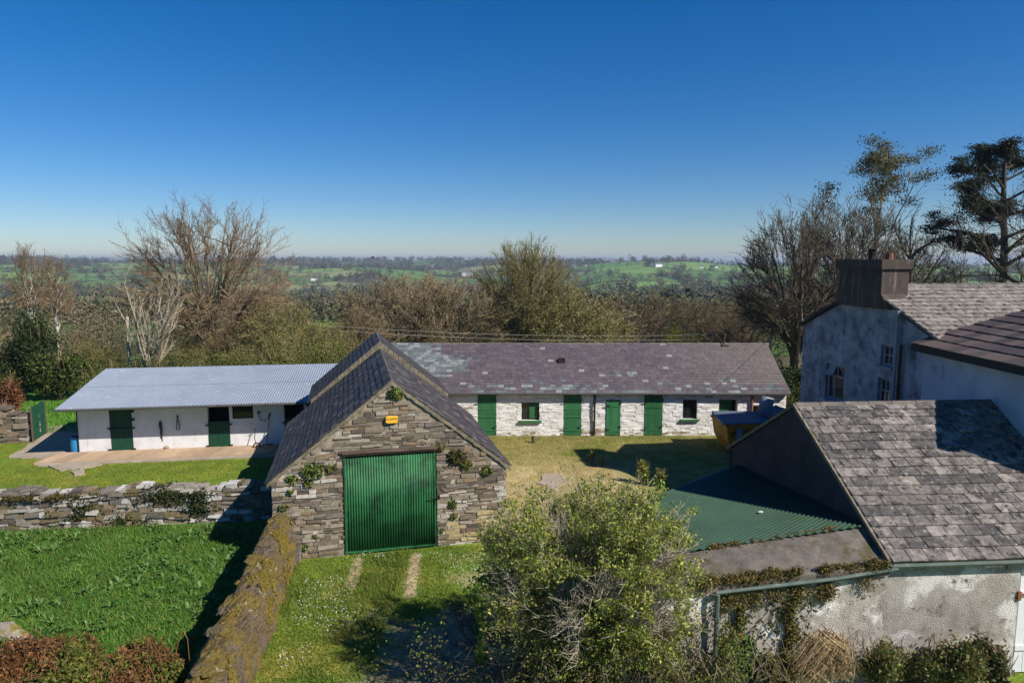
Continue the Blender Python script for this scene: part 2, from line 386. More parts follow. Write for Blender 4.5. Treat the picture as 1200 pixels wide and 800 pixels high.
def barn_col(x, z, r):
    if float(vnoise(x*1.3+7, z*1.6, 5))*.6+float(vnoise(x*4, z*5, 6))*.4 > .66 and z < 2.4 and r.random() < .7: return hexc(192, 186, 174)
    if x > 1.6 and z < .95 and float(vnoise(x*2.0, z*2.6, 8)) > .42: return r.choice([hexc(188, 170, 128), hexc(176, 158, 122), hexc(196, 182, 150)])
    return r.choice(BARN_PAL)
WALL_PAL = [hexc(160, 152, 140), hexc(132, 124, 112), hexc(188, 182, 172), hexc(108, 100, 90), hexc(146, 128, 108), hexc(206, 202, 194), hexc(120, 108, 78)]
WHITE_PAL = [(.82, .81, .78), (.84, .83, .81), (.80, .78, .75), (.83, .82, .79), (.85, .84, .83), (.70, .67, .62)]

def slates(mb, O, U, V, W, L, sw, ex, colfn, rg, lift=.016, jitc=.15, th=.012, inset=0, gap=.004, sag=.035):
    """rows of slates: O eave corner, U along eave (unit), V up the slope (unit)"""
    O = Vector(O); U = Vector(U).normalized(); V = Vector(V).normalized(); Nn = U.cross(V).normalized()
    if Nn.z < 0: Nn = -Nn
    nrow = int(math.ceil(L/ex)); ex = L/nrow
    for j in range(nrow):
        off = (sw*.5 if j % 2 else 0); x = -off
        v0 = j*ex-(0.03 if j == 0 else 0); v1 = min((j+1)*ex+.05, L)
        while x < W:
            w = sw*rg.uniform(.93, 1.07); a = max(x, 0); b = min(x+w, W); x += w
            if b-a < .03: continue
            g = gap; l0 = lift+rg.uniform(0, .01)+sag*float(vnoise(a*.45+v0*.13, v0*.6, 3)); l1 = .006+sag*float(vnoise(a*.45+v0*.13, v0*.6, 3)); dv = rg.uniform(-.008, .008); tl = rg.uniform(-.004, .004)
            c = colfn(a, v0, rg); k = 1+rg.uniform(-jitc, jitc); c = tuple(q*k for q in c)
            def P(u, v, n): return tuple(O+U*u+V*v+Nn*n)
            p = [P(a+g, v0+dv, l0+tl), P(b-g, v0+dv, l0-tl), P(b-g, v1, l1), P(a+g, v1, l1),
                 P(a+g, v0+dv, l0+tl-th), P(b-g, v0+dv, l0-tl-th), P(b-g, v1, -.004), P(a+g, v1, -.004)]
            mb.add(p, [(0, 1, 2, 3), (4, 5, 1, 0), (5, 6, 2, 1), (7, 4, 0, 3)], c)

def corrugated(mb, O, U, V, W, L, per, amp, seg=6, col=(1, 1, 1), th=.01):
    """ridges run along V, wave across U"""
    O = Vector(O); U = Vector(U).normalized(); V = Vector(V).normalized(); Nn = U.cross(V).normalized()
    n = int(W/per*seg); vs = []
    for i in range(n+1):
        u = W*i/n; w = amp*sin(2*pi*u/per); vs += [tuple(O+U*u+Nn*w), tuple(O+U*u+V*L+Nn*w)]
    for i in range(n+1):
        u = W*i/n; w = amp*sin(2*pi*u/per)-th; vs += [tuple(O+U*u+Nn*w), tuple(O+U*u+V*L+Nn*w)]
    m = 2*(n+1)
    fs = [(2*i, 2*i+2, 2*i+3, 2*i+1) for i in range(n)]+[(m+2*i, m+2*i+1, m+2*i+3, m+2*i+2) for i in range(n)]
    fs += [(2*i, m+2*i, m+2*i+2, 2*i+2) for i in range(n)]+[(2*i+1, 2*i+3, m+2*i+3, m+2*i+1) for i in range(n)]
    mb.add(vs, fs, col)

def wall_cells(mb, x0, x1, z0, z1, holes, y, th, rev=.2):
    xs = sorted({x0, x1, *[h[0] for h in holes], *[h[1] for h in holes]}); zs = sorted({z0, z1, *[h[2] for h in holes], *[h[3] for h in holes]})
    xs = [q for q in xs if x0 <= q <= x1]; zs = [q for q in zs if z0 <= q <= z1]
    for i in range(len(xs)-1):
        for j in range(len(zs)-1):
            a, b, c, d = xs[i], xs[i+1], zs[j], zs[j+1]
            if in_holes(a, b, c, d, holes, .001): continue
            mb.quad((a, y, c), (b, y, c), (b, y, d), (a, y, d)); mb.quad((a, y+th, c), (a, y+th, d), (b, y+th, d), (b, y+th, c))
    for hx0, hx1, hz0, hz1 in holes:
        mb.quad((hx0, y, hz0), (hx0, y, hz1), (hx0, y+th, hz1), (hx0, y+th, hz0)); mb.quad((hx1, y, hz0), (hx1, y+th, hz0), (hx1, y+th, hz1), (hx1, y, hz1))
        mb.quad((hx0, y, hz1), (hx1, y, hz1), (hx1, y+th, hz1), (hx0, y+th, hz1)); mb.quad((hx0, y, hz0), (hx0, y+th, hz0), (hx1, y+th, hz0), (hx1, y, hz0))
    mb.quad((x0, y, z1), (x1, y, z1), (x1, y+th, z1), (x0, y+th, z1)); mb.quad((x0, y, z0), (x0, y, z1), (x0, y+th, z1), (x0, y+th, z0)); mb.quad((x1, y, z0), (x1, y+th, z0), (x1, y+th, z1), (x1, y, z1))

def planks(mb, x0, x1, z0, z1, y, n, th=.04, g=.006, k0=1.0, rg=rnd):
    for i in range(n):
        a = x0+(x1-x0)*i/n; b = x0+(x1-x0)*(i+1)/n; k = rg.uniform(.88, 1.08)*k0
        mb.box(a+g/2, b-g/2, y+rg.uniform(-.003, .003), y+th, z0, z1, (k, k, k))

# ------------------------------------------------------------------ plants
def leaves(name, C, size, cols, material, parent=None, flat=0.0, rs=None, aspect=1.6, dirs=None):
    rs = rs or np.random.RandomState(1)
    n = len(C); u = rs.normal(size=(n, 3)); 
    if dirs is not None: u = dirs+rs.normal(size=(n, 3))*.25
    u /= np.linalg.norm(u, axis=1)[:, None]
    w = rs.normal(size=(n, 3)); w[:, 2] += flat*3
    v = np.cross(w, u); v /= np.maximum(np.linalg.norm(v, axis=1)[:, None], 1e-6)
    s = np.broadcast_to(np.asarray(size, float), (n,))[:, None]
    P = np.stack([C-u*s*aspect*.5, C+v*s*.5, C+u*s*aspect*.5, C-v*s*.5], 1).reshape(-1, 3)
    return arrmesh(name, P, n, 4, cols, material, parent)
def pick(pal, n, rs, var=.25):
    pal = np.array(pal); c = pal[rs.randint(0, len(pal), n)]; return c*(1+rs.uniform(-var, var, (n, 1)))

class Tree:
    def __init__(s, seed, P): s.r = random.Random(seed); s.P = P; s.br = []; s.grow(Vector((0, 0, 0)), Vector(P.get('dir', (0, 0, 1))).normalized(), P['L'], P['R'], 0); s.env(P.get('env'))
    def env(s, e):
        if not e: return      # draw straggling twigs into a domed outline
        E_ = np.array([tuple(b[1][-1]) for b in s.br]); zm = np.percentile(E_[:, 2], 97); rr = np.percentile(np.hypot(E_[:, 0], E_[:, 1]), 85); zc = zm*e; rz = zm-zc
        for l, pts, rad in s.br:
            for i, p in enumerate(pts):
                c = Vector((0, 0, zc)); d = p-c; q = sqrt((d.x/rr)**2+(d.y/rr)**2+((d.z/rz) if d.z > 0 else d.z/zc*.8)**2)
                if q > .8: pts[i] = c+d*((.8+.28*(1-math.exp(-(q-.8)/.28)))/q)
    def grow(s, p, d, L, r, l):
        P = s.P; R = s.r; ns = P['seg'][l]; pts = [p.copy()]; rad = [r]; tap = P['tap'][l]; ds = []
        for i in range(ns):
            w = P['wig'][l]; d = (d+Vector((R.gauss(0, w), R.gauss(0, w), R.gauss(0, w)+P['up'][l]))).normalized(); ds.append(d.copy())
            p = p+d*L/ns; pts.append(p.copy()); rad.append(r*(1-(1-tap)*(i+1)/ns))
        s.br.append((l, pts, rad))
        if l >= len(P['n']): return
        n = P['n'][l]; az = R.uniform(0, 6.28)
        for k in range(n):
            t0 = P['t0'][l]; t = t0+(1-t0)*(k+R.random()*.9)/n; t = min(t, .999); q = t*ns; i = int(q); fr = q-i
            pos = pts[i].lerp(pts[i+1], fr); rr = rad[i]*(1-fr)+rad[i+1]*fr; dd = ds[i]
            az += 2.4+R.uniform(-.5, .5); an = P['ang'][l]*R.uniform(.7, 1.25)
            a = dd.cross(Vector((.31, .17, .93)) if abs(dd.z) < .9 else Vector((1, .1, 0))).normalized(); b = dd.cross(a)
            nd = (dd*cos(an)+(a*cos(az)+b*sin(az))*sin(an)).normalized()
            ln = L*P['ratio'][l]*R.uniform(.65, 1.15)*(1-P.get('fall', [.35]*6)[l]*(t-t0)/(1-t0+1e-6))
            s.grow(pos, nd, ln, max(rr*P.get('rr', .62), P.get('rmin', .006)), l+1)
    def meshes(s, trunkmat, col, parent, split=1, crown='crown'):
        mt = MB(); mc = MB()
        for l, pts, rad in s.br:
            if l <= split: mt.tube(pts, rad, 7 if l == 0 else 5, (1, 1, 1), False)
            else:
                k = s.r.uniform(.7, 1.2); mc.tube(pts, rad, 3, tuple(c*k for c in col), False)
        mt.build('trunk', trunkmat, parent, True); mc.build(crown, M['twig'], parent)
    def tips(s, lv, n, rs, spread=.05):
        T = [b for b in s.br if b[0] in lv]; out = np.zeros((n, 3))
        for i in range(n):
            l, pts, rad = T[rs.randint(len(T))]; k = rs.randint(1, len(pts)); q = pts[k-1].lerp(pts[k], rs.rand())
            out[i] = q
        return out+rs.normal(size=(n, 3))*spread

class Dome(Tree):
    """crown grown towards points of an ellipsoid: rounded outline, limbs from a low fork"""
    def __init__(s, seed, rx, h, zc, n, R=.3, fork=.14, tw=.9, low=-.45, spread=.34, tr=1.0):
        s.r = random.Random(seed); r = s.r; s.br = []; f = Vector((0, 0, h*fork)); c = Vector((0, 0, zc)); E = Vector((rx, rx, h-zc))
        def onb(a, b, cpt, k, w):
            return [a*(1-t)**2+cpt*2*t*(1-t)+b*t*t+Vector((r.gauss(0, w), r.gauss(0, w), r.gauss(0, w)))*(0 < i < k) for i, t in enumerate([j/k for j in range(k+1)])]
        def el(d, q):
            e = E.copy()
            if d.z < 0: e.z = (zc-h*fork)*.75
            return c+Vector((d.x*e.x, d.y*e.y, d.z*e.z))*q
        s.br.append((0, [Vector((0, 0, -.2)), Vector((.03, 0, f.z*.5)), f], [R*1.15, R, R*.85]))
        for i in range(n[0]):
            z = low+(1-low)*(i+.5)/n[0]; a = i*2.4+r.uniform(-.3, .3); q = sqrt(max(0, 1-z*z)); d = Vector((cos(a)*q, sin(a)*q, z))
            e = el(d, r.uniform(.52, .7)); L1 = onb(f.lerp(Vector((0, 0, f.z*.4)), r.random()*.5), e, f.lerp(e, .35)+Vector((0, 0, (e-f).length*.18)), 7, .07)
            R1 = R*r.uniform(.36, .52); s.br.append((1, L1, [R1*(1-.75*k/7) for k in range(8)]))
            for j in range(n[1]):
                t = .25+.75*(j+r.random())/n[1]; k = min(int(t*7), 6); p = L1[k].lerp(L1[k+1], t*7-k) if t < 1 else L1[7]
                d2 = (d+Vector((r.gauss(0, spread), r.gauss(0, spread), r.gauss(0, spread)))).normalized(); e2 = el(d2, r.uniform(.72, 1.0)*(1 if t > .5 else .92))
                L2 = onb(p, e2, p.lerp(e2, .5)+Vector((0, 0, (e2-p).length*.1)), 6, .06); s.br.append((2, L2, [max(.008*tr, R1*.3*(1-.8*q_/6)) for q_ in range(7)]))
                for m_ in range(n[2]):
                    t = .15+.85*(m_+r.random())/n[2]; k = min(int(t*6), 5); p3 = L2[k].lerp(L2[k+1], min(t*6-k, 1)); o = (p3-c).normalized()
                    d3 = (o*.9+Vector((r.gauss(0, .5), r.gauss(0, .5), r.gauss(0, .4)+.35))).normalized(); l3 = tw*r.uniform(.5, 1.2)
                    L3 = [p3, p3+d3*l3*.5+Vector((r.gauss(0, .04), r.gauss(0, .04), 0)), p3+d3*l3+Vector((0, 0, .06*l3))]; s.br.append((3, L3, [.015*tr, .012*tr, .008*tr]))
                    for w in range(n[3]):
                        t = r.uniform(.2, 1); p4 = L3[0].lerp(L3[2], t); d4 = (d3*.8+Vector((r.gauss(0, .5), r.gauss(0, .5), r.gauss(0, .4)+.15))).normalized(); l4 = tw*.45*r.uniform(.5, 1.2)
                        s.br.append((4, [p4, p4+d4*l4], [.010*tr, .006*tr]))
SUNV = Vector((KX, -KY, 1))

# =================================================================== THE STONE BARN
TH = radians(13.4)
barn = thing('stone_barn', 'gabled rubble stone barn with large green corrugated door and dark slate roof', 'barn', (-3.25, 18.15, 0), TH)
HW = 3.16; EV = 2.22; RG = 4.72; LB = 6.85; HW2 = 2.5; EV2 = 2.9; RG2 = RG+.24
topz = lambda x: RG-(RG-EV)*abs(x)/HW
rg = random.Random(3)
DR = (-1.33, 1.19, -.1, 2.86)
m = MB()
def gp(x): return (x, 0.0, topz(x))
m.poly([(-HW, 0, -.4), (DR[0], 0, -.4), (DR[0], 0, topz(DR[0])), (-HW, 0, EV)])
m.poly([(DR[1], 0, -.4), (HW, 0, -.4), (HW, 0, EV), (DR[1], 0, topz(DR[1]))])
m.poly([(DR[0], 0, DR[3]), (DR[1], 0, DR[3]), (DR[1], 0, topz(DR[1])), (0, 0, RG), (DR[0], 0, topz(DR[0]))])
for x in (DR[0], DR[1]): m.quad((x, 0, -.4), (x, .5, -.4), (x, .5, DR[3]), (x, 0, DR[3]))
m.quad((DR[0], 0, DR[3]), (DR[1], 0, DR[3]), (DR[1], .5, DR[3]), (DR[0], .5, DR[3]))
for w_, ya, yb, e_ in ((HW, 0, LB+.1, EV), (HW2, LB+.1, 10.3, EV2)):
    m.quad((-w_, ya, -.4), (-w_, yb, -.4), (-w_, yb, e_), (-w_, ya, e_)); m.quad((w_, ya, -.4), (w_, ya, e_), (w_, yb, e_), (w_, yb, -.4))
m.poly([(-HW, LB+.1, -.4), (HW, LB+.1, -.4), (HW, LB+.1, EV), (0, LB+.1, RG), (-HW, LB+.1, EV)]); m.poly([(-HW2, 10.3, -.4), (HW2, 10.3, -.4), (HW2, 10.3, EV2), (0, 10.3, RG2), (-HW2, 10.3, EV2)])
m.quad((DR[0], .5, -.4), (DR[1], .5, -.4), (DR[1], .5, DR[3]), (DR[0], .5, DR[3]))
m.build('wall', M['mortar'], barn)
m = MB()
stones(m, -HW-.02, HW+.02, -.3, lambda x: topz(x)-.03, barn_col, rg, [DR], (.035, .13), (.1, .55), (.008, .045), .009, jit=.016, skip=.08)
for sx in (-1, 1):
    T = (lambda p: (-HW+p[1], p[0], p[2])) if sx < 0 else (lambda p: (HW-p[1], p[0], p[2]))
    stones(m, 0, LB, -.3, lambda x: EV-.02, BARN_PAL, rg, [], (.08, .16), (.2, .6), T=T)
    T2 = (lambda p: (-HW2+p[1], p[0], p[2])) if sx < 0 else (lambda p: (HW2-p[1], p[0], p[2]))
    stones(m, LB+.12, 10.3, -.3, lambda x: EV2-.02, BARN_PAL, rg, [], (.08, .16), (.2, .6), T=T2)
m.build('stonework', M['stone'], barn)
# slate roof
def rcol(pal, hi=None, ph=0):
    return lambda a, v, r: (r.choice(hi) if hi and r.random() < ph else r.choice(pal))
BR = [hexc(74, 68, 66), hexc(68, 63, 62), hexc(80, 74, 70), hexc(62, 58, 56)]
pit = math.hypot(HW+.14, (RG-EV)*(HW+.14)/HW); sl = (RG-EV)/HW
def gable_roof(parent, y0, y1, hw, ev, rgz, ov, colfn, sw, ex, rg, mt, name='roof', sides=(-1, 1), lift=.016):
    sl = (rgz-ev)/hw; W = hw+ov; L = math.hypot(W, sl*W); ez = ev-sl*ov+.05
    m = MB()
    for sx in sides:
        if sx < 0: O = (-W, y1, ez); U = (0, -1, 0); V = (W, 0, sl*W)
        else: O = (W, y0, ez); U = (0, 1, 0); V = (-W, 0, sl*W)
        slates(m, O, U, V, y1-y0, L-.02, sw, ex, colfn, rg, lift)
        m.quad((sx*W, y0, ez-.01), (sx*W, y1, ez-.01), (0, y1, ez+sl*W-.01), (0, y0, ez+sl*W-.01), (.02, .02, .02))
        m.quad((sx*W, y0, ez-.06), (sx*W, y1, ez-.06), (0, y1, ez+sl*W-.06), (0, y0, ez+sl*W-.06), (.02, .02, .02))
    return m.build(name, mt, parent), ez+sl*W
roof, rz = gable_roof(barn, -.03, LB, HW, EV, RG, .14, rcol(BR, [hexc(104, 96, 88)], .12), .26, .2, rg, M['slate'])
m = MB()
yy = -.04
while yy < LB-.1:
    l = .46; w = .15
    m.add([(-w, yy, rz-.10), (0, yy, rz+.045), (w, yy, rz-.10), (-w, yy+l-.008, rz-.115), (0, yy+l-.008, rz+.03), (w, yy+l-.008, rz-.115), (-w, yy, rz-.14), (w, yy, rz-.14)], [(0, 3, 4, 1), (1, 4, 5, 2), (0, 1, 2), (6, 0, 2, 7)], (1, 1, 1)); yy += l
m.build('ridge_tiles', M['ridge'], roof)
# mortar verge on the front gable
m = MB(); n = 34
for s in (-1, 1):
    for i in range(n):
        a = (HW+.13)*i/n; b = (HW+.13)*(i+1)/n; t = lambda x: RG-sl*x
        d0, d1 = rg.uniform(.05, .085), rg.uniform(.05, .085)
        m.hexa([(s*a, -.05, t(a)-d0), (s*b, -.05, t(b)-d0), (s*b, .04, t(b)-d0), (s*a, .04, t(a)-d0), (s*a, -.045, t(a)+.045), (s*b, -.045, t(b)+.045), (s*b, .04, t(b)+.045), (s*a, .04, t(a)+.045)])
m.build('verge', M['verge'], roof)
# rear, slightly taller section: mortar band + slates
m = MB()
for s in (-1, 1):
    n = 30
    for i in range(n):
        a = HW2*i/n; b = HW2*(i+1)/n; t1 = lambda x: RG-sl*x+.04; t2 = lambda x: RG2-(RG2-EV2)/HW2*x+.05
        c = rg.uniform(.8, 1.1)
        m.hexa([(s*a, LB, t1(a)-.05), (s*b, LB, t1(b)-.05), (s*b, LB+.2, t1(b)-.05), (s*a, LB+.2, t1(a)-.05), (s*a, LB+rg.uniform(-.02, .02), t2(a)+.03), (s*b, LB+.01, t2(b)+.03), (s*b, LB+.2, t2(b)+.03), (s*a, LB+.2, t2(a)+.03)], (c, c, c))
m.build('rear_parapet', M['verge'], roof)
r2, rz2 = gable_roof(barn, LB+.05, 10.35, HW2, EV2, RG2, .1, rcol(BR), .26, .2, rg, M['slate'], 'rear_roof')
m = MB(); m.prism([(-.14, LB+.1, rz2-.1), (0, LB+.1, rz2+.045), (.14, LB+.1, rz2-.1)], 10.35-LB-.1); m.build('ridge_tiles', M['ridge'], r2)
# door, hung proud of the gable
door = MB()
corrugated(door, (DR[0]+.03, .0, .1), (1, 0, 0), (0, 0, 1), DR[1]-DR[0]-.1, 2.66, .0705, .015, 8)
dr = door.build('door', M['corr_green'], barn, True); dr.location = (0, -.03, 0)
m = MB(); a, b = DR[0]+.01, DR[1]-.05
m.box(a, a+.045, -.035, .03, .06, 2.8); m.box(b-.03, b+.01, -.035, .03, .06, 2.8); m.box(a, b+.01, -.04, .03, .055, .1); m.box(a, b+.01, -.04, .03, 2.77, 2.8)
m.build('door_frame', M['corr_green'], dr)
m = MB(); m.tube([(b-.18, -.09, 1.45), (b+.1, -.09, 1.45)], .014, 6); m.tube([(b+.03, -.09, 1.3), (b+.03, -.09, 1.5)], .012, 6); m.box(b+.08, b+.12, -.1, .02, 1.4, 1.5); m.build('handle', M['iron'], dr)
m = MB(); m.box(DR[0]-.1, DR[1]+.06, -.06, .3, DR[3]-.02, DR[3]+.06); m.box(DR[0]-.02, DR[1]+.03, -.085, -.061, DR[3]-.03, DR[3]+.035); m.build('lintel', M['lintel'], barn)
m = MB(); m.tube([(DR[0]-.02, -.08, DR[3]-.07), (DR[1]+.02, -.08, DR[3]-.07)], .018, 6); m.build('door_rail', M['iron'], barn)
# alarm box
ab = MB(); x, z = -.02, 3.72
pts = []
for k in range(20):
    q = 2*pi*k/20; sxx = abs(cos(q))**.4*(1 if cos(q) > 0 else -1); szz = abs(sin(q))**.4*(1 if sin(q) > 0 else -1); pts.append((x+.17*sxx, z+.1*szz))
n = 20
ab.add([(p[0], -.05, p[1]) for p in pts]+[(x+(p[0]-x)*.93, -.11, z+(p[1]-z)*.9) for p in pts], [tuple(range(n, 2*n))]+[(i, (i+1) % n, (i+1) % n+n, i+n) for i in range(n)])
abox = ab.build('alarm_box', M['yellow'], barn, False)
tc = bpy.data.curves.new('lettering', 'FONT'); tc.body = 'ALARMS'; tc.size = .085; tc.align_x = 'CENTER'; tc.extrude = .001
to = bpy.data.objects.new('tmp', tc); COL.objects.link(to)
me = bpy.data.meshes.new_from_object(to.evaluated_get(bpy.context.evaluated_depsgraph_get())); COL.objects.unlink(to); bpy.data.objects.remove(to)
me.materials.clear(); me.materials.append(M['red_ink'])
lt = bpy.data.objects.new('lettering', me); COL.objects.link(lt); lt.parent = abox; lt.location = (x, -.113, z-.005); lt.rotation_euler = (pi/2, 0, 0)

def local(parent, p):
    return parent.matrix_basis @ Vector(p) if False else Matrix.Translation(parent.location) @ Matrix.Rotation(parent.rotation_euler.z, 4, 'Z') @ Vector(p)
# ferns and weeds rooted in the barn gable
def fern(loc, r, n, pal, name, label, cat, rs, up=.0, out=(0, -1, 0), group=None, sz=.05):
    """tuft of leafy fronds"""
    u = rs.normal(size=(n, 3)); u /= np.linalg.norm(u, axis=1)[:, None]; u = u*np.cbrt(rs.rand(n, 1))
    u[:, 0] *= r; u[:, 2] *= r*.8; u[:, 1] = -abs(u[:, 1])*r*.45
    u[:, 2] += up
    o = leaves(name, u, sz*rs.uniform(.6, 1.4, n), pick(pal, n, rs, .3), M['leaf'], rs=rs, aspect=2.2)
    o.location = loc; o.rotation_euler = (0, 0, TH); return tag(o, label, cat, group)
GP = [hexc(96, 120, 50), hexc(78, 100, 44), hexc(120, 134, 66), hexc(136, 126, 60)]
BP = [hexc(104, 86, 50), hexc(86, 76, 44), hexc(98, 104, 48)]
rs = np.random.RandomState(8)
for (x, z, r, n, pal, lab) in (
    (.1, 4.4, .24, 130, GP, 'leafy fern clump growing just below the barn gable peak'),
    (-2.1, 2.45, .32, 170, GP, 'largest green weed clump high on the left shoulder of the barn gable'),
    (-1.62, 2.5, .18, 60, GP, 'small weed tuft beside the top left corner of the green barn door'),
    (-2.65, 2.25, .16, 60, GP, 'weed tuft near the left eave of the barn gable'),
    (-2.25, 2.1, .14, 50, GP, 'small green tuft under the big clump left of the barn door'),
    (1.75, 2.55, .3, 190, BP, 'brown and green fern clump on the right shoulder of the barn gable'),
    (2.02, 2.3, .2, 80, GP, 'green fern hanging below the brown clump on the barn gable'),
    (2.6, 2.1, .2, 90, GP, 'ivy tuft just inside the right eave corner of the barn gable'),
    (1.28, 2.85, .17, 60, BP, 'small brown moss tuft above the top right corner of the barn door'),
    (1.62, 1.2, .14, 90, GP, 'narrow green weed growing right of the barn door bolt'),
    (1.65, .85, .1, 30, GP, 'tiny green weed below the narrow weed right of the barn door'),
    (1.3, .45, .1, 30, GP, 'tiny green weed low beside the right door jamb of the barn'),
    (-2.9, 1.5, .12, 40, GP, 'tiny green weed halfway up the left edge of the barn gable'),
    (-2.7, 1.9, .1, 30, GP, 'tiny weed under the left eave tuft of the barn gable'),
    (-2.1, .6, .1, 30, GP, 'tiny weed low on the barn gable left of the door'),
    (-2.4, .35, .11, 30, GP, 'tiny weed at the foot of the barn gable left side')):
    fern(local(barn, (x, -.03, z)), r, n, pal, 'wall_fern', lab, 'fern', rs, group='weeds rooted in the barn gable')

# =================================================================== LONG WHITEWASHED STABLE
st = thing('long_stable', 'long low whitewashed stable with purple slate roof and green doors', 'stable', (-6.5, 30.6, 0), 0)
X0 = -6.5; LW = 19.0; SE = 2.06; SR = 3.82; SD_ = 6.0
dd = [(-1.57, -.72, 0, 1.9), (2.35, 3.17, 0, 1.9), (4.30, 4.96, 0, 1.63), (6.03, 6.88, 0, 1.9), (9.45, 10.3, .0, 1.68), (12.05, 12.4, 0, 1.5)]
ww = [(.43, 1.25, .72, 1.55), (7.8, 8.46, .78, 1.68), (11.0, 11.4, .6, 1.4)]
holes = [(a-X0, b-X0, c-(.1 if c == 0 else 0), d) for a, b, c, d in dd[:5]+ww]
m = MB(); wall_cells(m, 0, LW, -.4, SE, holes, 0, .5)
m.box(0, .5, .5, SD_, -.4, SE); m.box(LW-.5, LW, .5, SD_, -.4, SE); m.box(0, LW, SD_-.4, SD_, -.4, SE)
for xx in (0.02, LW-.02): m.add([(xx, 0.02, SE), (xx, SD_, SE), (xx, SD_/2, SR-.05)], [(0, 1, 2)])
m.build('wall', M['whitewash'], st)
m = MB(); rg = random.Random(5)
def wcol(x, z, r):
    q = float(vnoise(x*.9, z*1.5, 12)); base = r.choice(WHITE_PAL)
    if z < .1+.35*q and r.random() < .4: return r.choice([hexc(176, 164, 144), hexc(150, 136, 112), hexc(196, 188, 172)])
    if q > .74 and r.random() < .2: return r.choice([hexc(190, 182, 168), hexc(166, 154, 136)])
    return base
stones(m, 0, LW, -.15, lambda x: SE-.05, wcol, rg, holes, (.05, .13), (.12, .42), (.003, .022), .004, jit=.012, skip=.14)
m.build('stonework', M['whitestone'], st)
PUR = [hexc(100, 90, 94), hexc(94, 84, 90), hexc(106, 96, 99), hexc(98, 89, 92), hexc(91, 82, 87)]
GRY = [hexc(108, 114, 114), hexc(120, 125, 124), hexc(100, 107, 107), hexc(140, 144, 141)]
def pcol(a, v, r):
    # a runs along the roof from the left on the front slope
    if v < .42: return r.choice(GRY if r.random() < .3 else PUR+[hexc(96, 98, 96)])
    if a < 3.9-(v*.35)+ (1.2 if 1.3 < v < 2.6 else 0)+r.uniform(-.4, .4) and v > 1.1: return r.choice(GRY)
    if 0.42 <= v < .8 and r.random() < .12: return r.choice(GRY)
    if 0.6 < v < 1.3 and 10.2 < a-1 < 11.3 and r.random() < .3: return r.choice(GRY)
    if r.random() < .006: return hexc(150, 143, 140)
    k = max(0, (a-13)/6)*.5
    return tuple(c*(1-k)+d*k for c, d in zip(r.choice(PUR), hexc(126, 116, 106)))
L = math.hypot(3.2, 1.87); m = MB(); ez = SE+.0-.1; ov = .2; dz = (SR-SE)/3.0
vf = (0, 3.0+ov, dz*(3+ov))
slates(m, (-.12, -ov, ez+.06), (1, 0, 0), vf, LW+.24, math.hypot(vf[1], vf[2]), .27, .19, pcol, rg, .014, .07)
slates(m, (LW+.12, SD_+ov, ez+.06), (-1, 0, 0), (0, -vf[1], vf[2]), LW+.24, math.hypot(vf[1], vf[2]), .5, .35, lambda a, v, r: r.choice(PUR), rg, .014)
rt = ez+.06+vf[2]
for s, yb in ((0, -ov), (1, SD_+ov)):
    m.quad((-.12, yb, ez+.045), (LW+.12, yb, ez+.045), (LW+.12, 3, rt-.012), (-.12, 3, rt-.012), (.02, .02, .02)); m.quad((-.12, yb, ez-.02), (LW+.12, yb, ez-.02), (LW+.12, 3, rt-.07), (-.12, 3, rt-.07), (.02, .02, .02))
srf = m.build('roof', M['slate'], st)
m = MB(); xx = -.12
while xx < LW+.1:
    l = .45; m.add([(xx, 2.86, rt-.07), (xx, 3, rt+.035), (xx, 3.14, rt-.07), (xx+l-.01, 2.86, rt-.075), (xx+l-.01, 3, rt+.028), (xx+l-.01, 3.14, rt-.075)], [(0, 3, 4, 1), (1, 4, 5, 2), (0, 1, 2), (3, 5, 4)]); xx += l
m.build('ridge_tiles', M['ridge'], srf)
m = MB()   # small roof vent with broken tiles
vx = 8.87; vv = .60; py = -ov+vf[1]*vv; pz = ez+.06+vf[2]*vv
m.hexa([(vx-.16, py-.12, pz-.03), (vx+.16, py-.12, pz-.03), (vx+.16, py+.12, pz+.1), (vx-.16, py+.12, pz+.1), (vx-.16, py-.1, pz+.12), (vx-.02, py-.1, pz+.12), (vx-.02, py+.1, pz+.2), (vx-.16, py+.1, pz+.2)]); m.box(vx+.04, vx+.17, py-.1, py+.1, pz, pz+.19)
m.build('roof_vent', M['iron'], srf)
m = MB(); vx = 17.0; m.tube([(vx-.0, 2.9, rt-.05), (vx, 2.9, rt+.52)], .03, 6); m.box(vx-.16, vx+.16, 2.7, 2.95, rt-.12, rt-.03); m.build('vent_pipe', M['wood_stump'], srf)
m = MB(); m.tube([(-.1, -ov-.05, ez+.05), (LW+.1, -ov-.05, ez+.03)], .05, 6); st_g = m.build('gutter', M['gutter_dark'], st)
m = MB(); m.tube([(10.26, -.1, ez), (10.26, -.07, .05)], .045, 8); m.box(10.2, 10.33, -.14, -.01, 1.5, 1.55); m.build('downpipe', M['iron'], st)
M['rust'] = mat('rust_stain', hexc(120, 70, 44), hexc(150, 104, 74), 3, .95, .2, 30)
m = MB(); m.tube([(17.42, -.08, ez), (17.42, -.07, 1.2), (17.5, -.07, .1)], [.06, .05, .05], 8); m.build('rusty_downpipe', M['rust'], st)
rg = random.Random(8)
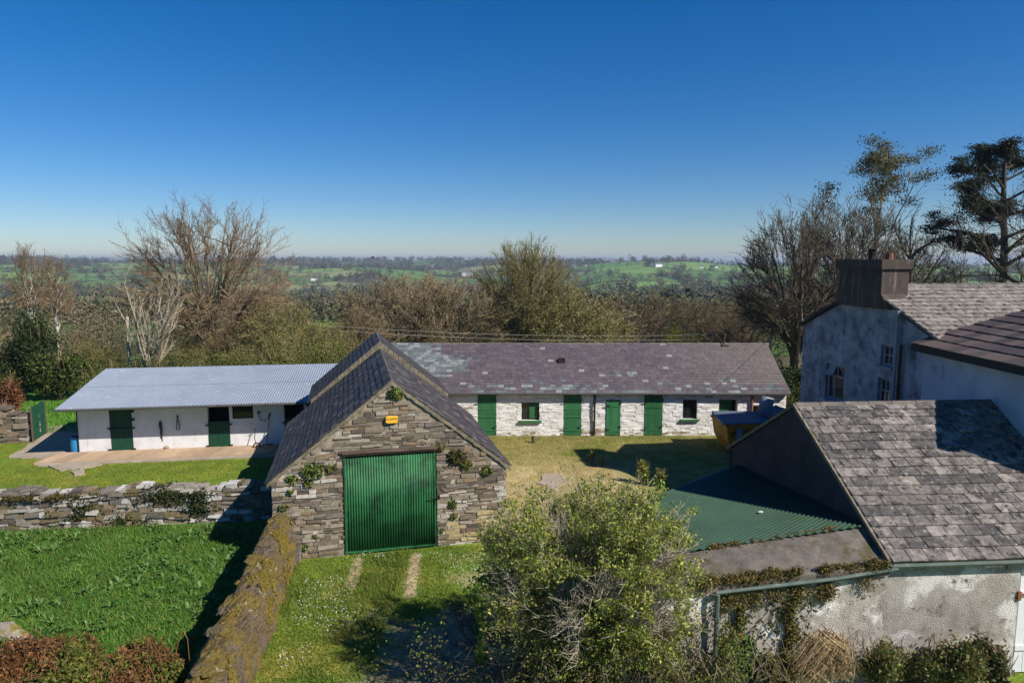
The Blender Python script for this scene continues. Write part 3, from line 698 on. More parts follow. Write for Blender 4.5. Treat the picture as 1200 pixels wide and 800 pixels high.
for i, (a, b, c, d) in enumerate(dd[:5]):
    a -= X0; b -= X0
    m = MB(); y = .04 if i != 4 else .2
    k = (1, 1, .95, .82, .8)[i]
    if i == 3:
        planks(m, a+.02, b-.02, .03, 1.27, y-.05, 6, k0=k); planks(m, a+.02, b-.02, 1.3, d-.02, y-.07, 6, k0=k*1.05)
    elif i == 2: planks(m, a+.01, b-.01, .05, d+.03, y-.09, 5, k0=1.1)
    elif i == 4: planks(m, a+.02, b-.2, .0, d-.02, y, 5, k0=k)
    else:
        planks(m, a+.01, b-.01, .02, 1.02, y-.04, 6, k0=k); planks(m, a+.01, b-.01, 1.035, d-.01, y-.045, 6, k0=k)
    for zz in ((.22, .85, 1.2, 1.62) if i < 2 else ((.2, 1.35) if i != 3 else (.25, 1.0, 1.45, 1.75))):
        m.box(a+.02, b-.02 if i != 4 else b-.2, y-.062 if i != 2 else y-.105, y-.04, zz, zz+.045, (k*1.02,)*3)
    o = m.build('stable_door', M['green_door'], st); o['label'] = ['tall split green plank door nearest the barn', 'tall split green plank door beside the downpipe', 'shorter narrow bright green door', 'darker green door with open strip above lower leaf', 'short dull green door above the skip'][i]
    m = MB()
    for zz in (.35, 1.55) if i != 2 else (.3, 1.4):
        m.box(a-.06, a+.16, y-.13, y-.105, zz, zz+.03); m.box(b-.05, b+.03, y-.13, y-.1, zz+.1, zz+.16)
    sep(m, 'hinge', M['iron'], o)
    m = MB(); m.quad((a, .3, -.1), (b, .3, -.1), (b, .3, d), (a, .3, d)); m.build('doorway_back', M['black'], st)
def casement(parent, a, b, c, d, y, mt, cols=2, rows=2, fw=.05, sill=True, sillmat=None, label=None, half=False):
    m = MB(); m.box(a, b, y, y+.05, c, c+fw); m.box(a, b, y, y+.05, d-fw, d); m.box(a, a+fw, y, y+.05, c+fw, d-fw); m.box(b-fw, b, y, y+.05, c+fw, d-fw)
    for i in range(1, cols):
        x = a+(b-a)*i/cols; m.box(x-.018, x+.018, y+.005, y+.04, c+fw, d-fw)
    for i in range(1, rows):
        z = c+(d-c)*i/rows; m.box(a+fw, b-fw, y+.008, y+.038, z-.016, z+.016)
    w = m.build('window', mt, parent)
    if label: w['label'] = label
    m = MB(); m.quad((a+fw, y+.028, c+fw), (b-fw, y+.028, c+fw), (b-fw, y+.028, d-fw), (a+fw, y+.028, d-fw)); m.build('pane', M['glass'], w)
    if sill: m = MB(); m.box(a-.1, b+.1, -.12, y, c-.09, c-.005); m.build('sill', sillmat or mt, w)
    return w
a, b, c, d = ww[0]; w = casement(st, a-X0, b-X0, c, d, .15, M['frame_dark'], 2, 1, .05, True, M['green_door'], 'square window with a green inner shutter half across')
m = MB(); m.box(b-X0-.45, b-X0-.1, .11, .145, c+.08, d-.08, (.9, .9, .9)); m.build('shutter', M['green_door'], w)
a, b, c, d = ww[1]; casement(st, a-X0, b-X0, c, d, .12, M['frame_dark'], 3, 3, .04, True, M['green_door'], 'small dark window of nine panes')
a, b, c, d = ww[2]; casement(st, a-X0, b-X0, c, d, .2, M['frame_dark'], 1, 1, .03, False)
# loose slabs at the stable foot are in the yard: stump
m = MB(); m.tube([(0, 0, -.1), (.01, 0, .15), (.0, .01, .3)], [.1, .085, .09], 8); o = m.build('post_stump', M['wood_stump']); o.location = (wx(625, 29.4), 29.4, 0); tag(o, 'short weathered stump standing in the yard grass below the stable window', 'stump')

# =================================================================== SHED WITH SHEET ROOF
TS = radians(8.65)
SH = thing('sheet_roofed_stable', 'white painted stable block with pale corrugated roof and dark half doors', 'stable', (-17.95, 27.61, 0), TS)
LS = 10.6; SZ = 2.25; OV = 1.0; DP = 3.6
sd = [(1.22, 2.1), (5.1, 5.97), (8.22, 9.05)]; hs = [(6.1, 6.95, 1.28, 1.92), (9.15, 9.95, 1.25, 1.92)]
dh = 1.93
holes = [(a, b, -.1, dh) for a, b in sd]+[h for h in hs]
m = MB(); wall_cells(m, 0, LS, -.3, SZ-.03, holes, 0, .2); m.box(0, .2, .2, DP, -.3, SZ-.03); m.box(LS-.2, LS, .2, DP, -.3, SZ-.03); m.box(0, LS, DP-.2, DP, -.3, SZ+.5)
m.build('wall', M['white_wall'], SH)
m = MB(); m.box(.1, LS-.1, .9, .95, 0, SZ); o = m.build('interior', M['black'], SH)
m = MB(); ez = 2.12; rise = .86; run = OV+DP+.25
corrugated(m, (-.35, -OV, ez), (1, 0, 0), (0, run*.5, rise*.5), LS+.75, math.hypot(run*.5, rise*.5)+.1, .105, .013, 4)
corrugated(m, (-.35, -OV+run*.5, ez+rise*.5+.016), (1, 0, 0), (0, run*.5, rise*.5), LS+.75, math.hypot(run*.5, rise*.5), .105, .013, 4)
shr = m.build('roof', M['galv'], SH)
m = MB(); m.box(-.35, LS+.4, -OV-.02, -OV+.03, ez-.1, ez-.02); m.build('fascia', M['grey_paint'], shr)
m = MB(); m.tube([(-.38, -OV-.07, ez-.04), (LS+.4, -OV-.07, ez-.05)], .045, 8); m.build('gutter', M['gutter_dark'], shr)
m = MB()
for i in range(12): m.box(.1+i*.93, .17+i*.93, -OV+.05, run-OV-.3, ez-.02-.0, ez+.0)
for i, b_ in enumerate(m.v): m.v[i] = (b_[0], b_[1], b_[2]-.03+(b_[1]+OV)*rise/run)
m.build('rafters', M['frame_dark'], shr)
m = MB(); m.box(-.03, 0.0, -.03, .06, 0, SZ); m.build('corner_post', M['frame_dark'], SH)
rg = random.Random(4)
for i, (a, b) in enumerate(sd):
    m = MB(); top = 1.9 if i == 0 else 1.2
    planks(m, a+.01, b-.01, .03, top, -.03 if i != 0 else .02, 6, .05, .006, 1, rg)
    if i == 0: m.box(a, b, -.05, -.01, .95, 1.03)
    o = m.build('stable_door', M['dark_door'], SH); o['label'] = ['closed full height dark green door nearest the barrel', 'dark green half door with open top between tack and window', 'dark green half door nearest the barn'][i]
    m = MB(); s = a if i else b
    for zz in (.12, 1.02): m.box(a-.1, a+.05, -.06, -.02, zz, zz+.05); m.box(b-.05, b+.1, -.06, -.02, zz, zz+.05)
    sep(m, 'hinge', M['iron'], o)
    if i == 0:
        m = MB()
        for zz in (1.35, 1.7): m.box(b+.0, b+.1, -.1, -.01, zz, zz+.1)
        sep(m, 'bolt', M['iron'], o)
for h in hs:
    m = MB(); m.box(h[0], h[1], .02, .05, h[2], h[2]+.05); m.box(h[0], h[1], .02, .05, h[3]-.04, h[3]); m.box(h[0], h[0]+.04, .02, .05, h[2]+.05, h[3]-.04); m.box(h[1]-.04, h[1], .02, .05, h[2]+.05, h[3]-.04)
    w = m.build('window', M['frame_dark'], SH); m = MB(); m.quad((h[0]+.04, .04, h[2]+.05), (h[1]-.04, .04, h[2]+.05), (h[1]-.04, .04, h[3]-.04), (h[0]+.04, .04, h[3]-.04)); m.build('pane', M['glass'], w)
m = MB(); m.box(2.72, 2.86, -.12, 0, 1.86, 1.92); l = m.build('wall_lamp', M['frame_dark'], SH); m = MB(); m.tube([(2.79, -.06, 1.86), (2.79, -.07, 1.74)], [.05, .035], 8); m.build('bulb', M['white_paint'], l)
# tack hung on the wall
def hang(name, label, cat, fn, mt): 
    m = MB(); fn(m); o = m.build(name, mt, None, True); o.location = SH.location; o.rotation_euler = SH.rotation_euler; return tag(o, label, cat)
M['leather'] = mat('leather', hexc(46, 40, 38), hexc(70, 62, 56), 8, .6, .1)
M['rope'] = mat('rope', hexc(90, 96, 104), hexc(60, 66, 74), 20, .9, .2)
def f1(m):
    m.tube([(3.22, -.03, 1.3), (3.2, -.05, 1.2), (3.24, -.06, .9), (3.21, -.04, .75), (3.23, -.03, .55)], [.02, .055, .05, .035, .012], 6); m.tube([(3.24, -.04, 1.28), (3.27, -.05, 1.0), (3.25, -.04, .65), (3.26, -.03, .42)], [.015, .02, .015, .01], 5)
hang('bridle', 'dark leather bridle hanging in a straight bunch on the white stable wall', 'bridle', f1, M['leather'])
def f2(m):
    m.tube([(3.9, -.03, 1.48), (3.9, -.05, 1.4), (3.86, -.05, 1.15), (3.83, -.05, .95), (3.88, -.05, .86), (3.95, -.05, .9), (3.97, -.05, 1.05), (3.92, -.05, 1.35), (3.9, -.05, 1.42)], .017, 6); m.box(3.87, 3.93, -.07, -.0, 1.42, 1.5)
hang('lead_rope', 'looped lead rope hanging from a hook right of the bridle', 'rope', f2, M['rope'])
def f3(m):
    m.tube([(7.2, -.05, 1.53), (7.16, -.06, 1.4), (7.25, -.06, 1.22), (7.4, -.06, 1.16), (7.55, -.06, 1.25), (7.62, -.06, 1.45)], .016, 6)
    m.tube([(7.13, -.04, 1.52), (7.17, -.08, 1.6), (7.25, -.08, 1.57), (7.25, -.07, 1.48), (7.17, -.06, 1.46), (7.13, -.04, 1.52)], .022, 6)
hang('water_hose', 'short dark hose looping between two hooks on the stable wall', 'hose', f3, M['rope'])
def f4(m):
    m.tube([(7.63, -.05, 1.5), (7.6, -.1, 1.1), (7.54, -.2, .55), (7.5, -.28, .2)], .016, 6); m.tube([(7.36, -.3, .17), (7.78, -.26, .19)], .02, 6); m.tube([(7.63, -.06, 1.5), (7.63, -.06, 1.38)], .035, 6)
    for k in range(6): m.tube([(7.38+k*.075, -.3, .18), (7.38+k*.075, -.36, .02)], .006, 4)
hang('yard_rake', 'long handled rake leaning on the white wall right of the window', 'rake', f4, M['iron'])
def f5(m):
    c = (7.12, -.4, .15)
    for xo in (-.0,):
        pts = [(c[0]+.13*cos(q), c[1]+.05*sin(q), c[2]+.13*sin(q)) for q in [2*pi*k/16 for k in range(17)]]; m.tube(pts, .028, 6)
    m.tube([(7.12, -.4, .15), (7.02, -.3, .5), (7.06, -.2, .85)], .016, 6); m.tube([(7.12, -.4, .15), (6.98, -.42, .02), (6.9, -.42, .02)], .03, 6); m.tube([(7.0, -.24, .82), (7.12, -.2, .84)], .018, 6)
    m.tube([(7.12, -.4, .15), (7.3, -.42, .14), (7.45, -.42, .13)], .02, 6)
hang('wheeled_tool', 'small one wheeled hand tool parked on the deck by the rake', 'hand tool', f5, M['iron'])
# deck, apron
m = MB(); rg = random.Random(2); x = -.7
while x < LS-.2:
    w = .3; sk = .35; k = rg.uniform(.8, 1.1); c = tuple(q*k for q in hexc(186, 160, 132))
    m.hexa([(x-sk, -1.42, .0), (x+w-.02-sk, -1.42, .0), (x+w-.02, -.01, .0), (x, -.01, .0), (x-sk, -1.42, .1), (x+w-.02-sk, -1.42, .1), (x+w-.02, -.01, .1), (x, -.01, .1)], c); x += w
o = m.build('deck_slabs', M['deck']); o.location = SH.location; o.rotation_euler = SH.rotation_euler; tag(o, 'tan timber walkway along the front of the white stable block', 'walkway')
m = MB(); m.hexa([(-.8, -1.66, -.03), (LS-.5, -1.66, -.03), (LS-.5, -1.43, -.03), (-.8, -1.43, -.03), (-.8, -1.66, .05), (LS-.5, -1.66, .06), (LS-.5, -1.43, .08), (-.8, -1.43, .07)])
o = m.build('kerb', M['path']); o.location = SH.location; o.rotation_euler = SH.rotation_euler; tag(o, None, None, None, 'structure')
def slab(name, pts, z, mt, th=.06, rgx=None):
    m = MB(); n = len(pts); z0 = gz([p[0] for p in pts], [p[1] for p in pts])
    v = [(p[0], p[1], z) for p in pts]+[(p[0], p[1], z-th) for p in pts]
    m.add(v, [tuple(range(n)), tuple(range(2*n-1, n-1, -1))]+[(i, i+n, (i+1) % n+n, (i+1) % n) for i in range(n)]); return m.build(name, mt)
def gpt(x, y):   # pixel on the ground plane
    import math as mm
    a = (x-600)/F; b = (400-y)/F; r = (a, cos(PITCH)+b*sin(PITCH), -sin(PITCH)+b*cos(PITCH)); t = -H/r[2]; return (r[0]*t, r[1]*t)
def ragged(pts, amp, rg, n=6):
    out = []
    for i in range(len(pts)):
        a, b = pts[i], pts[(i+1) % len(pts)]
        for k in range(n): t = k/n; out.append((a[0]*(1-t)+b[0]*t+rg.uniform(-amp, amp), a[1]*(1-t)+b[1]*t+rg.uniform(-amp, amp)))
    return out
P_ = [gpt(*q) for q in ((8, 537), (60, 538), (96, 531), (97, 505), (99, 497), (60, 499), (48, 505), (36, 519), (20, 530))]
tag(slab('path', ragged(P_, .1, rg), .03, M['path']), 'worn pale concrete path running past the stable end', None, None, 'structure')
P_ = [gpt(*q) for q in ((57, 546), (62, 537), (100, 533), (120, 545), (95, 550), (70, 552))]
tag(slab('pavement', ragged(P_, .06, rg), .05, M['path']), 'broken concrete apron at the walkway end', None, None, 'structure')
o = slab('flat_stone', ragged([gpt(*q) for q in ((83, 553), (98, 551), (101, 556), (88, 558))], .04, rg, 3), .06, M['path']); tag(o, 'flat stone lying in the lawn off the end of the walkway', 'stone')
# barrel
m = MB(); rr = [.24, .27, .285, .275, .285, .285, .275, .285, .27, .24]; zz = [0, .03, .2, .24, .28, .52, .56, .6, .78, .84]
m.tube([(0, 0, z) for z in zz], rr, 20); br_ = m.build('barrel', M['barrel'], None, False); p = gpt(89, 531); br_.location = (p[0], p[1]+.1, .03); br_.scale = (.82, .82, .78); tag(br_, 'blue plastic barrel standing at the corner of the white stable', 'barrel')
m = MB(); m.tube([(0, 0, .84), (0, 0, .86)], [.23, .235], 20); m.build('rim', M['frame_dark'], br_)
m = MB()
def rock(mb, c, s, rg, col=(1, 1, 1), n=10):
    vs = []; rings = 5
    for i in range(rings+1):
        ph = pi*i/rings
        for k in range(n):
            q = 2*pi*k/n; r = 1+rg.uniform(-.18, .18)
            vs.append((c[0]+s[0]*r*sin(ph)*cos(q), c[1]+s[1]*r*sin(ph)*sin(q), c[2]+s[2]*r*cos(ph)))
    fs = [(i*n+k, (i+1)*n+k, (i+1)*n+(k+1) % n, i*n+(k+1) % n) for i in range(rings) for k in range(n)]
    mb.add(vs, fs, col)
rg = random.Random(6)
for (px, py, s, lab) in ((207, 523, (.17, .12, .12), 'larger pale stone on the stable walkway beneath the lead rope'), (199, 526, (.12, .1, .07), 'small white stone on the walkway beside the larger pale one')):
    m = MB(); rock(m, (0, 0, 0), s, rg); p = gpt(px, py); o = m.build('loose_stone', M['path']); o.location = (p[0], p[1]-.25, .19 if s[0] > .15 else .15); tag(o, lab, 'stone')

# =================================================================== GARDEN WALLS
def stone_wall(name, label, pts, top, th, pal, seed, mt=M['stone'], lst=(.12, .5), hst=(.05, .17), capmat=None, both=True, z0=-.3, cat='stone wall', proud=(.02, .09)):
    """pts: two ends in plan (front face); thickness goes to the left-hand normal (away)"""
    (ax, ay), (bx, by) = pts; L_ = math.hypot(bx-ax, by-ay); an = atan2(by-ay, bx-ax)
    t = thing(name, label, cat, (ax, ay, 0), an); rg = random.Random(seed)
    m = MB(); n = max(6, int(L_/.4))
    for i in range(n):
        x0, x1 = L_*i/n, L_*(i+1)/n
        m.hexa([(x0, 0, z0), (x1, 0, z0), (x1, th, z0), (x0, th, z0), (x0, .02, top(x0)-.03), (x1, .02, top(x1)-.03), (x1, th-.02, top(x1)-.03), (x0, th-.02, top(x0)-.03)])
    m.build('core', M['mortar'] if mt is M['stone'] else mt, t)
    m = MB(); stones(m, 0, L_, z0+.2, top, pal, rg, (), hst, lst, proud, .008, jit=.028, skip=.05)
    stones(m, 0, L_, z0+.2, top, pal, rg, (), hst, lst, proud, .008, jit=.02, T=lambda p: (p[0], th-p[1], p[2]))
    for s in (0, 1): stones(m, 0, th, z0+.2, lambda x: top(0 if s == 0 else L_), pal, rg, (), hst, (.15, .3), proud, .008, jit=.02, T=(lambda p: (p[1], p[0], p[2])) if s == 0 else (lambda p: (L_-p[1], p[0], p[2])))
    x = 0
    while x < L_:     # cap stones
        l = rg.uniform(.14, .42); y0 = rg.uniform(-.05, .03); hh = rg.uniform(.05, .12); zc = top(x)-.05; k = rg.uniform(.7, 1.15); c = tuple(q*k for q in rg.choice(pal)); j = lambda: rg.uniform(-.025, .025); mid = th*rg.uniform(.35, .65)
        for ya, yb in ((y0, mid), (mid+.02, th+rg.uniform(-.03, .05))):
            m.hexa([(x+j(), ya+j(), zc), (x+l+j()-.02, ya+j(), zc), (x+l+j()-.02, yb+j(), zc), (x+j(), yb+j(), zc), (x+j(), ya+j(), zc+hh+j()), (x+l-.03+j(), ya+j(), zc+hh+j()), (x+l-.03+j(), yb+j(), zc+hh+j()), (x+j(), yb+j(), zc+hh+j())], c)
        x += l
    m.build('stonework', mt, t); return t
gw = stone_wall('garden_wall', 'low dry stone garden wall with ivy crossing behind the green plot', ((-19.5, 18.95), (-7.25, 20.45)), lambda x: 1.12+.05*sin(x*1.7)+.04*sin(x*4.1), .45, WALL_PAL, 31)
lw = stone_wall('rubble_wall', 'tall crumbling rubble wall ending at the green sheet gate', ((-27, 28.6), (-21.35, 29.45)), lambda x: 1.55+.3*sin(x*.8)+.12*sin(x*3.3), .8, BARN_PAL, 33, lst=(.2, .6), hst=(.12, .28), proud=(.03, .14))
# green sheet gate at wall end
gt = thing('sheet_gate', 'narrow dark green corrugated sheet gate at the end of the rubble wall', 'gate', (-21.12, 29.4, 0), radians(106))
m = MB(); corrugated(m, (0, 0, .08), (1, 0, 0), (0, 0, 1), 1.5, 1.5, .09, .012, 6); m.build('sheet', M['dark_door'], gt)
m = MB(); m.box(-.06, .0, -.03, .03, -.1, 1.6); m.box(1.5, 1.56, -.03, .03, -.1, 1.6); sep(m, 'post', M['lintel'], gt)

# dividing wall with moss: battered on the right
dv = thing('dividing_wall', 'broad mossy brown topped wall running from the barn corner towards the viewer', 'wall', (0, 0, 0))
m = MB(); rg = random.Random(9); ny = 170; nx = 14; Y0, Y1 = 6.5, 17.62
G = []
def prof(u, y):
    xl = div_x(y); w = .52+.1*sstep(13, 9, y)
    w = float(w); zt = 1.32+.05*sin(y*1.3)
    # u 0..1: left face, top, right face
    pr = [(0, -.3), (0.02, .5), (.0, zt-.1), (.06, zt), (w*.35, zt+.05), (w*.7, zt+.01), (w*.95, zt-.12), (w+.03, zt-.4), (w+.06, zt-.8), (w+.1, .05), (w+.12, -.3)]
    s = u*(len(pr)-1); i = min(int(s), len(pr)-2); f = s-i
    return xl+pr[i][0]*(1-f)+pr[i+1][0]*f, pr[i][1]*(1-f)+pr[i+1][1]*f
NU = 64; vs = []
for j in range(ny*2+1):
    y = Y0+(Y1-Y0)*j/(ny*2)
    for i in range(NU+1):
        x, z = prof(i/NU, y); n1 = float(fbm(x*3+i*.25, y*3, 77))-.5; n2 = float(vnoise(i*.7+5, y*7, 78))-.5
        n3 = float(fbm(i*.33+3, y*4.2, 79))-.5; n4 = float(vnoise(i*.28, y*2.6, 80)); n4 = (n4 > .5)*.5-.25; vs.append((x+n1*.16+n2*.05+n3*.16+n4*.05, y, z+n1*.12+n2*.06+n3*.14+n4*.06))
fs = [(j*(NU+1)+i, j*(NU+1)+i+1, (j+1)*(NU+1)+i+1, (j+1)*(NU+1)+i) for j in range(ny*2) for i in range(NU)]
fs += [tuple(range(NU, -1, -1)), tuple(ny*2*(NU+1)+i for i in range(NU+1))]
m.add(vs, fs); m.build('masonry', M['moss_wall'], dv, False)
rs = np.random.RandomState(3)
n = 60000; yy = rs.uniform(Y0, Y1, n); uu = rs.beta(2.2, 2.0, n)*.62+.36
pp = np.array([(*prof(u, y),) for u, y in zip(uu, yy)]); keep = fbm(pp[:, 0]*2.2, yy*1.3, 55)+.14*(uu-.6) > .455
C_ = np.stack([pp[:, 0]+.02, yy, pp[:, 1]+.03], 1)[keep]
leaves('moss', C_, .018*rs.uniform(.5, 1.5, len(C_)), pick([hexc(140, 118, 48), hexc(126, 110, 44), hexc(160, 138, 60), hexc(104, 106, 40)], len(C_), rs, .3), M['dry'], dv, flat=.5, rs=rs)
m = MB(); rg = random.Random(13)
for k in range(34):
    y = rg.uniform(8, 17.2); u = rg.uniform(.22, .5); x, z = prof(u, y); rock(m, (x, y, z), (rg.uniform(.05, .2), rg.uniform(.06, .24), rg.uniform(.03, .06)), rg, n=7)
m.build('cap_stones', M['moss_wall'], dv)
for (px, Y, h, lab, tl) in ((345, 17.2, .55, 'upright slate slab leaning against the barn end of the mossy wall', .2), (336, 17.1, .45, 'smaller dark slab next to the upright slate slab at the wall end', -.1)):
    m = MB(); x = wx(px, Y); m.hexa([(x-.13, Y, -.1), (x+.12, Y-.05, -.1), (x+.12, Y+.03, -.1), (x-.13, Y+.08, -.1), (x-.13+tl, Y+.04, h*.9), (x+.08+tl*.6, Y, h), (x+.08+tl*.6, Y+.06, h), (x-.13+tl, Y+.1, h*.9)]); tag(m.build('leaning_slab', M['rock'], None, False, .01), lab, 'stone slab')

# old wall stub bottom left
m = MB(); rg = random.Random(21); N1, N2 = 40, 30; vs = []
for j in range(N2+1):
    for i in range(N1+1):
        x = -13+5.0*i/N1; y = 8.6+3.6*j/N2
        e = min(1, (N1-i)/9)*min(1, (N2-j)/3, )*1.0
        z = 1.45*(e**.5)+(.35*(float(fbm(x*1.2, y*1.2, 40))-.5)+.3*(float(fbm(x*4, y*4, 41))-.5))*e-.3*(1-e)
        vs.append((x+(float(vnoise(x*3, y*3, 42))-.5)*.12, y, z))
fs = [(j*(N1+1)+i, j*(N1+1)+i+1, (j+1)*(N1+1)+i+1, (j+1)*(N1+1)+i) for j in range(N2) for i in range(N1)]
m.add(vs, fs)
for q in ([(i) for i in range(N1+1)],): m.add([vs[k] for k in q]+[(vs[k][0], vs[k][1], -.4) for k in q], [(k, len(q)+k, len(q)+k+1, k+1) for k in range(len(q)-1)])
wm_ = thing('ruined_wall', 'pale lichened remnant of a broad old wall in the near left corner', 'wall', (0, 0, 0)); m.build('masonry', M['rock'], wm_)
rs = np.random.RandomState(14)
def scatter(n, x0, x1, y0, y1): return rs.uniform(x0, x1, n), rs.uniform(y0, y1, n)

# =================================================================== SLATE-ROOFED OUTBUILDING (right foreground)
T4 = radians(4.5)
ob = thing('slate_outbuilding', 'rendered outbuilding with broad mottled grey slate roof and white door', 'outbuilding', (7.0, 12.02, 0), T4)
EW = 10.0; OZ = 2.47; OR = 4.6; HD = 3.86
rg = random.Random(12); m = MB()
OLD = [hexc(122, 117, 113), hexc(138, 131, 126), hexc(108, 104, 101), hexc(154, 146, 139), hexc(130, 124, 118), hexc(98, 95, 93)]
slates(m, (0, 0, OZ), (1, 0, 0), (0, HD, OR-OZ), EW, math.hypot(HD, OR-OZ), .36, .27, rcol(OLD), rg, .03, .17, .026, gap=.009)
slates(m, (EW, 2*HD, OZ), (-1, 0, 0), (0, -HD, OR-OZ), EW, math.hypot(HD, OR-OZ), .34, .3, rcol(OLD), rg, .022, .2, .016)
for yb in (0, 2*HD): m.quad((0.02, yb, OZ-.01), (EW, yb, OZ-.01), (EW, HD, OR-.01), (0.02, HD, OR-.01), (.02, .02, .02))
orf = m.build('roof', M['slate_old'], ob)
m = MB(); xx = 0
while xx < EW:
    l = .6; k = .12; m.add([(xx, HD-.15, OR-.05), (xx, HD, OR+.06), (xx, HD+.15, OR-.05), (xx+l-.02, HD-.15, OR-.05), (xx+l-.02, HD, OR+.055), (xx+l-.02, HD+.15, OR-.05)], [(0, 3, 4, 1), (1, 4, 5, 2), (0, 1, 2), (3, 5, 4)]); xx += l
m.build('ridge_tiles', M['ridge'], orf)
m = MB(); n = 22
for s in (0, 1):
    for i in range(n):
        y0, y1 = HD*i/n, HD*(i+1)/n
        z0, z1 = OZ+(OR-OZ)*i/n, OZ+(OR-OZ)*(i+1)/n
        if s: y0, y1 = 2*HD-y0, 2*HD-y1
        w = .09+rg.uniform(-.02, .03)
        m.hexa([(-.06, y0, z0-.06), (w, y0, z0-.0), (w, y1, z1-.0), (-.06, y1, z1-.06), (-.06, y0, z0+.035), (w, y0, z0+.032), (w, y1, z1+.032), (-.06, y1, z1+.035)])
m.build('verge', M['verge'], orf)
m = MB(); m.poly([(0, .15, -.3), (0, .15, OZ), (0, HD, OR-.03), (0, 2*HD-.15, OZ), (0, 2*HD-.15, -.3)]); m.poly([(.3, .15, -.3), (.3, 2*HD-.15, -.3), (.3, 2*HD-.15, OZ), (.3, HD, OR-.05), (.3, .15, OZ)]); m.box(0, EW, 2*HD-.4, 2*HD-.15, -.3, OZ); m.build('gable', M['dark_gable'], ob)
DW = (2.68, 3.63, 0, 2.18)
m = MB(); wall_cells(m, .0, EW, -.3, OZ-.02, [(DW[0], DW[1], -.1, DW[3])], .13, .3); m.build('front_wall', M['roughcast'], ob)
m = MB(); a, b, c, d = DW; m.box(a, a+.06, .17, .3, 0, d); m.box(b-.06, b, .17, .3, 0, d); m.box(a, b, .17, .3, d-.05, d); fr = m.build('door_frame', M['grey_paint'], ob)
m = MB(); planks(m, a+.06, b-.06, .04, d-.06, .2, 4, .04, .008); m.box(a+.07, b-.07, .17, .199, 1.6, 1.7); m.box(a+.07, b-.07, .17, .199, .5, .6); wd = m.build('door', M['white_paint'], ob)
m = MB(); m.box(a+.0, a+.3, .15, .168, 1.63, 1.67); m.box(a-.03, a+.04, .1, .17, 1.56, 1.74); m.build('hinge', M['rust'], wd)
m = MB(); m.box(a-.3, b+.2, .08, .13, d+.0, d+.14); m.build('lintel', M['roughcast'], ob)
m = MB(); m.tube([(-.05, -.03, OZ-.06), (EW, -.03, OZ-.09)], .04, 8); m.build('gutter', M['gutter'], ob)

# rough wall with concrete top, left of the outbuilding
A0 = (2.4, 11.2); A1 = (6.98, 12.12)
T11 = atan2(A1[1]-A0[1], A1[0]-A0[0]); L11 = math.hypot(A1[0]-A0[0], A1[1]-A0[1])
rw = thing('rendered_wall', 'rough rendered wall with concrete capping and moss below the green sheet roof', 'wall', (*A0, 0), T11)
m = MB(); nx, nz = 90, 40; vs = []
for j in range(nz+1):
    for i in range(nx+1):
        x = L11*i/nx; z = -.3+2.58*j/nz; vs.append((x, -.02+(float(fbm(x*1.5, z*1.5, 61))-.5)*.12+(float(fbm(x*7, z*7, 62))-.5)*.05, z))
m.add(vs, [(j*(nx+1)+i, j*(nx+1)+i+1, (j+1)*(nx+1)+i+1, (j+1)*(nx+1)+i) for j in range(nz) for i in range(nx)]); m.quad((0, .0, -.3), (0, .6, -.3), (0, .6, 2.28), (0, 0, 2.28))
m.quad((0, .75, -.3), (L11, .7, -.3), (L11, .7, 2.3), (0, .75, 2.3))
m.build('render', M['roughcast'], rw, True)
m = MB(); nx = 60; ny_ = 16; vs = []
for j in range(ny_+1):
    for i in range(nx+1):
        x = L11*i/nx; wy = 1.3-.42*(x/L11); y = -.1+wy*j/ny_; q = max(0, x/L11-.45)/.55; vs.append((x+.1*(j/ny_)*(x/L11), y, 2.38+(2.83-.12*(4.5-.98*x)-2.38)*(j/ny_)+(float(fbm(x*3, y*3, 63))-.5)*.07*(1-.7*j/ny_)))
m.add(vs, [(j*(nx+1)+i, j*(nx+1)+i+1, (j+1)*(nx+1)+i+1, (j+1)*(nx+1)+i) for j in range(ny_) for i in range(nx)])
m.add([vs[i] for i in range(nx+1)]+[(vs[i][0], vs[i][1]+.02, 2.2) for i in range(nx+1)], [(i, nx+1+i, nx+2+i, i+1) for i in range(nx)])
o_ = ny_*(nx+1); m.add([vs[o_+i] for i in range(nx+1)]+[(vs[o_+i][0], vs[o_+i][1], 2.2) for i in range(nx+1)], [(i, i+1, nx+2+i, nx+1+i) for i in range(nx)])
m.build('capping', M['concrete'], rw, False)
m = MB(); gx0 = L11-3.55
m.tube([(gx0, -.16, 2.26), (L11*.75, -.17, 2.3), (L11+.1, -.15, 2.36)], .034, 8); gp_ = m.build('pipe', M['gutter'], rw)
m = MB(); m.tube([(gx0+.05, -.16, 2.24), (gx0+.05, -.13, 0)], .04, 8); m.tube([(gx0+.05, -.155, 1.75), (gx0+.05, -.155, 1.8)], .065, 8); m.build('downpipe', M['gutter'], gp_)
# moss and brown growth
rs = np.random.RandomState(31)
RST_ = [hexc(160, 112, 60), hexc(140, 98, 52)]
MOSS = [hexc(110, 100, 48), hexc(126, 104, 54), hexc(92, 98, 44), hexc(140, 118, 68), hexc(78, 84, 40), hexc(104, 78, 48)]
def wall_growth(name, label, pts, szl, n_each, pal, cat='moss', group=None, parent=rw, leafm='dry', depth=.12):
    C = []
    for (x, y, z, rx, rz_) in pts:
        q = rs.normal(size=(n_each, 3))*.45; q[:, 0] = q[:, 0]*rx+x; q[:, 2] = q[:, 2]*rz_+z; q[:, 1] = y-abs(q[:, 1])*depth; C.append(q)
    C = np.concatenate(C); o = leaves(name, C, szl*rs.uniform(.5, 1.5, len(C)), pick(pal, len(C), rs, .3), M[leafm], rs=rs, aspect=1.8)
    o.location = parent.location; o.rotation_euler = parent.rotation_euler; return tag(o, label, cat, group)
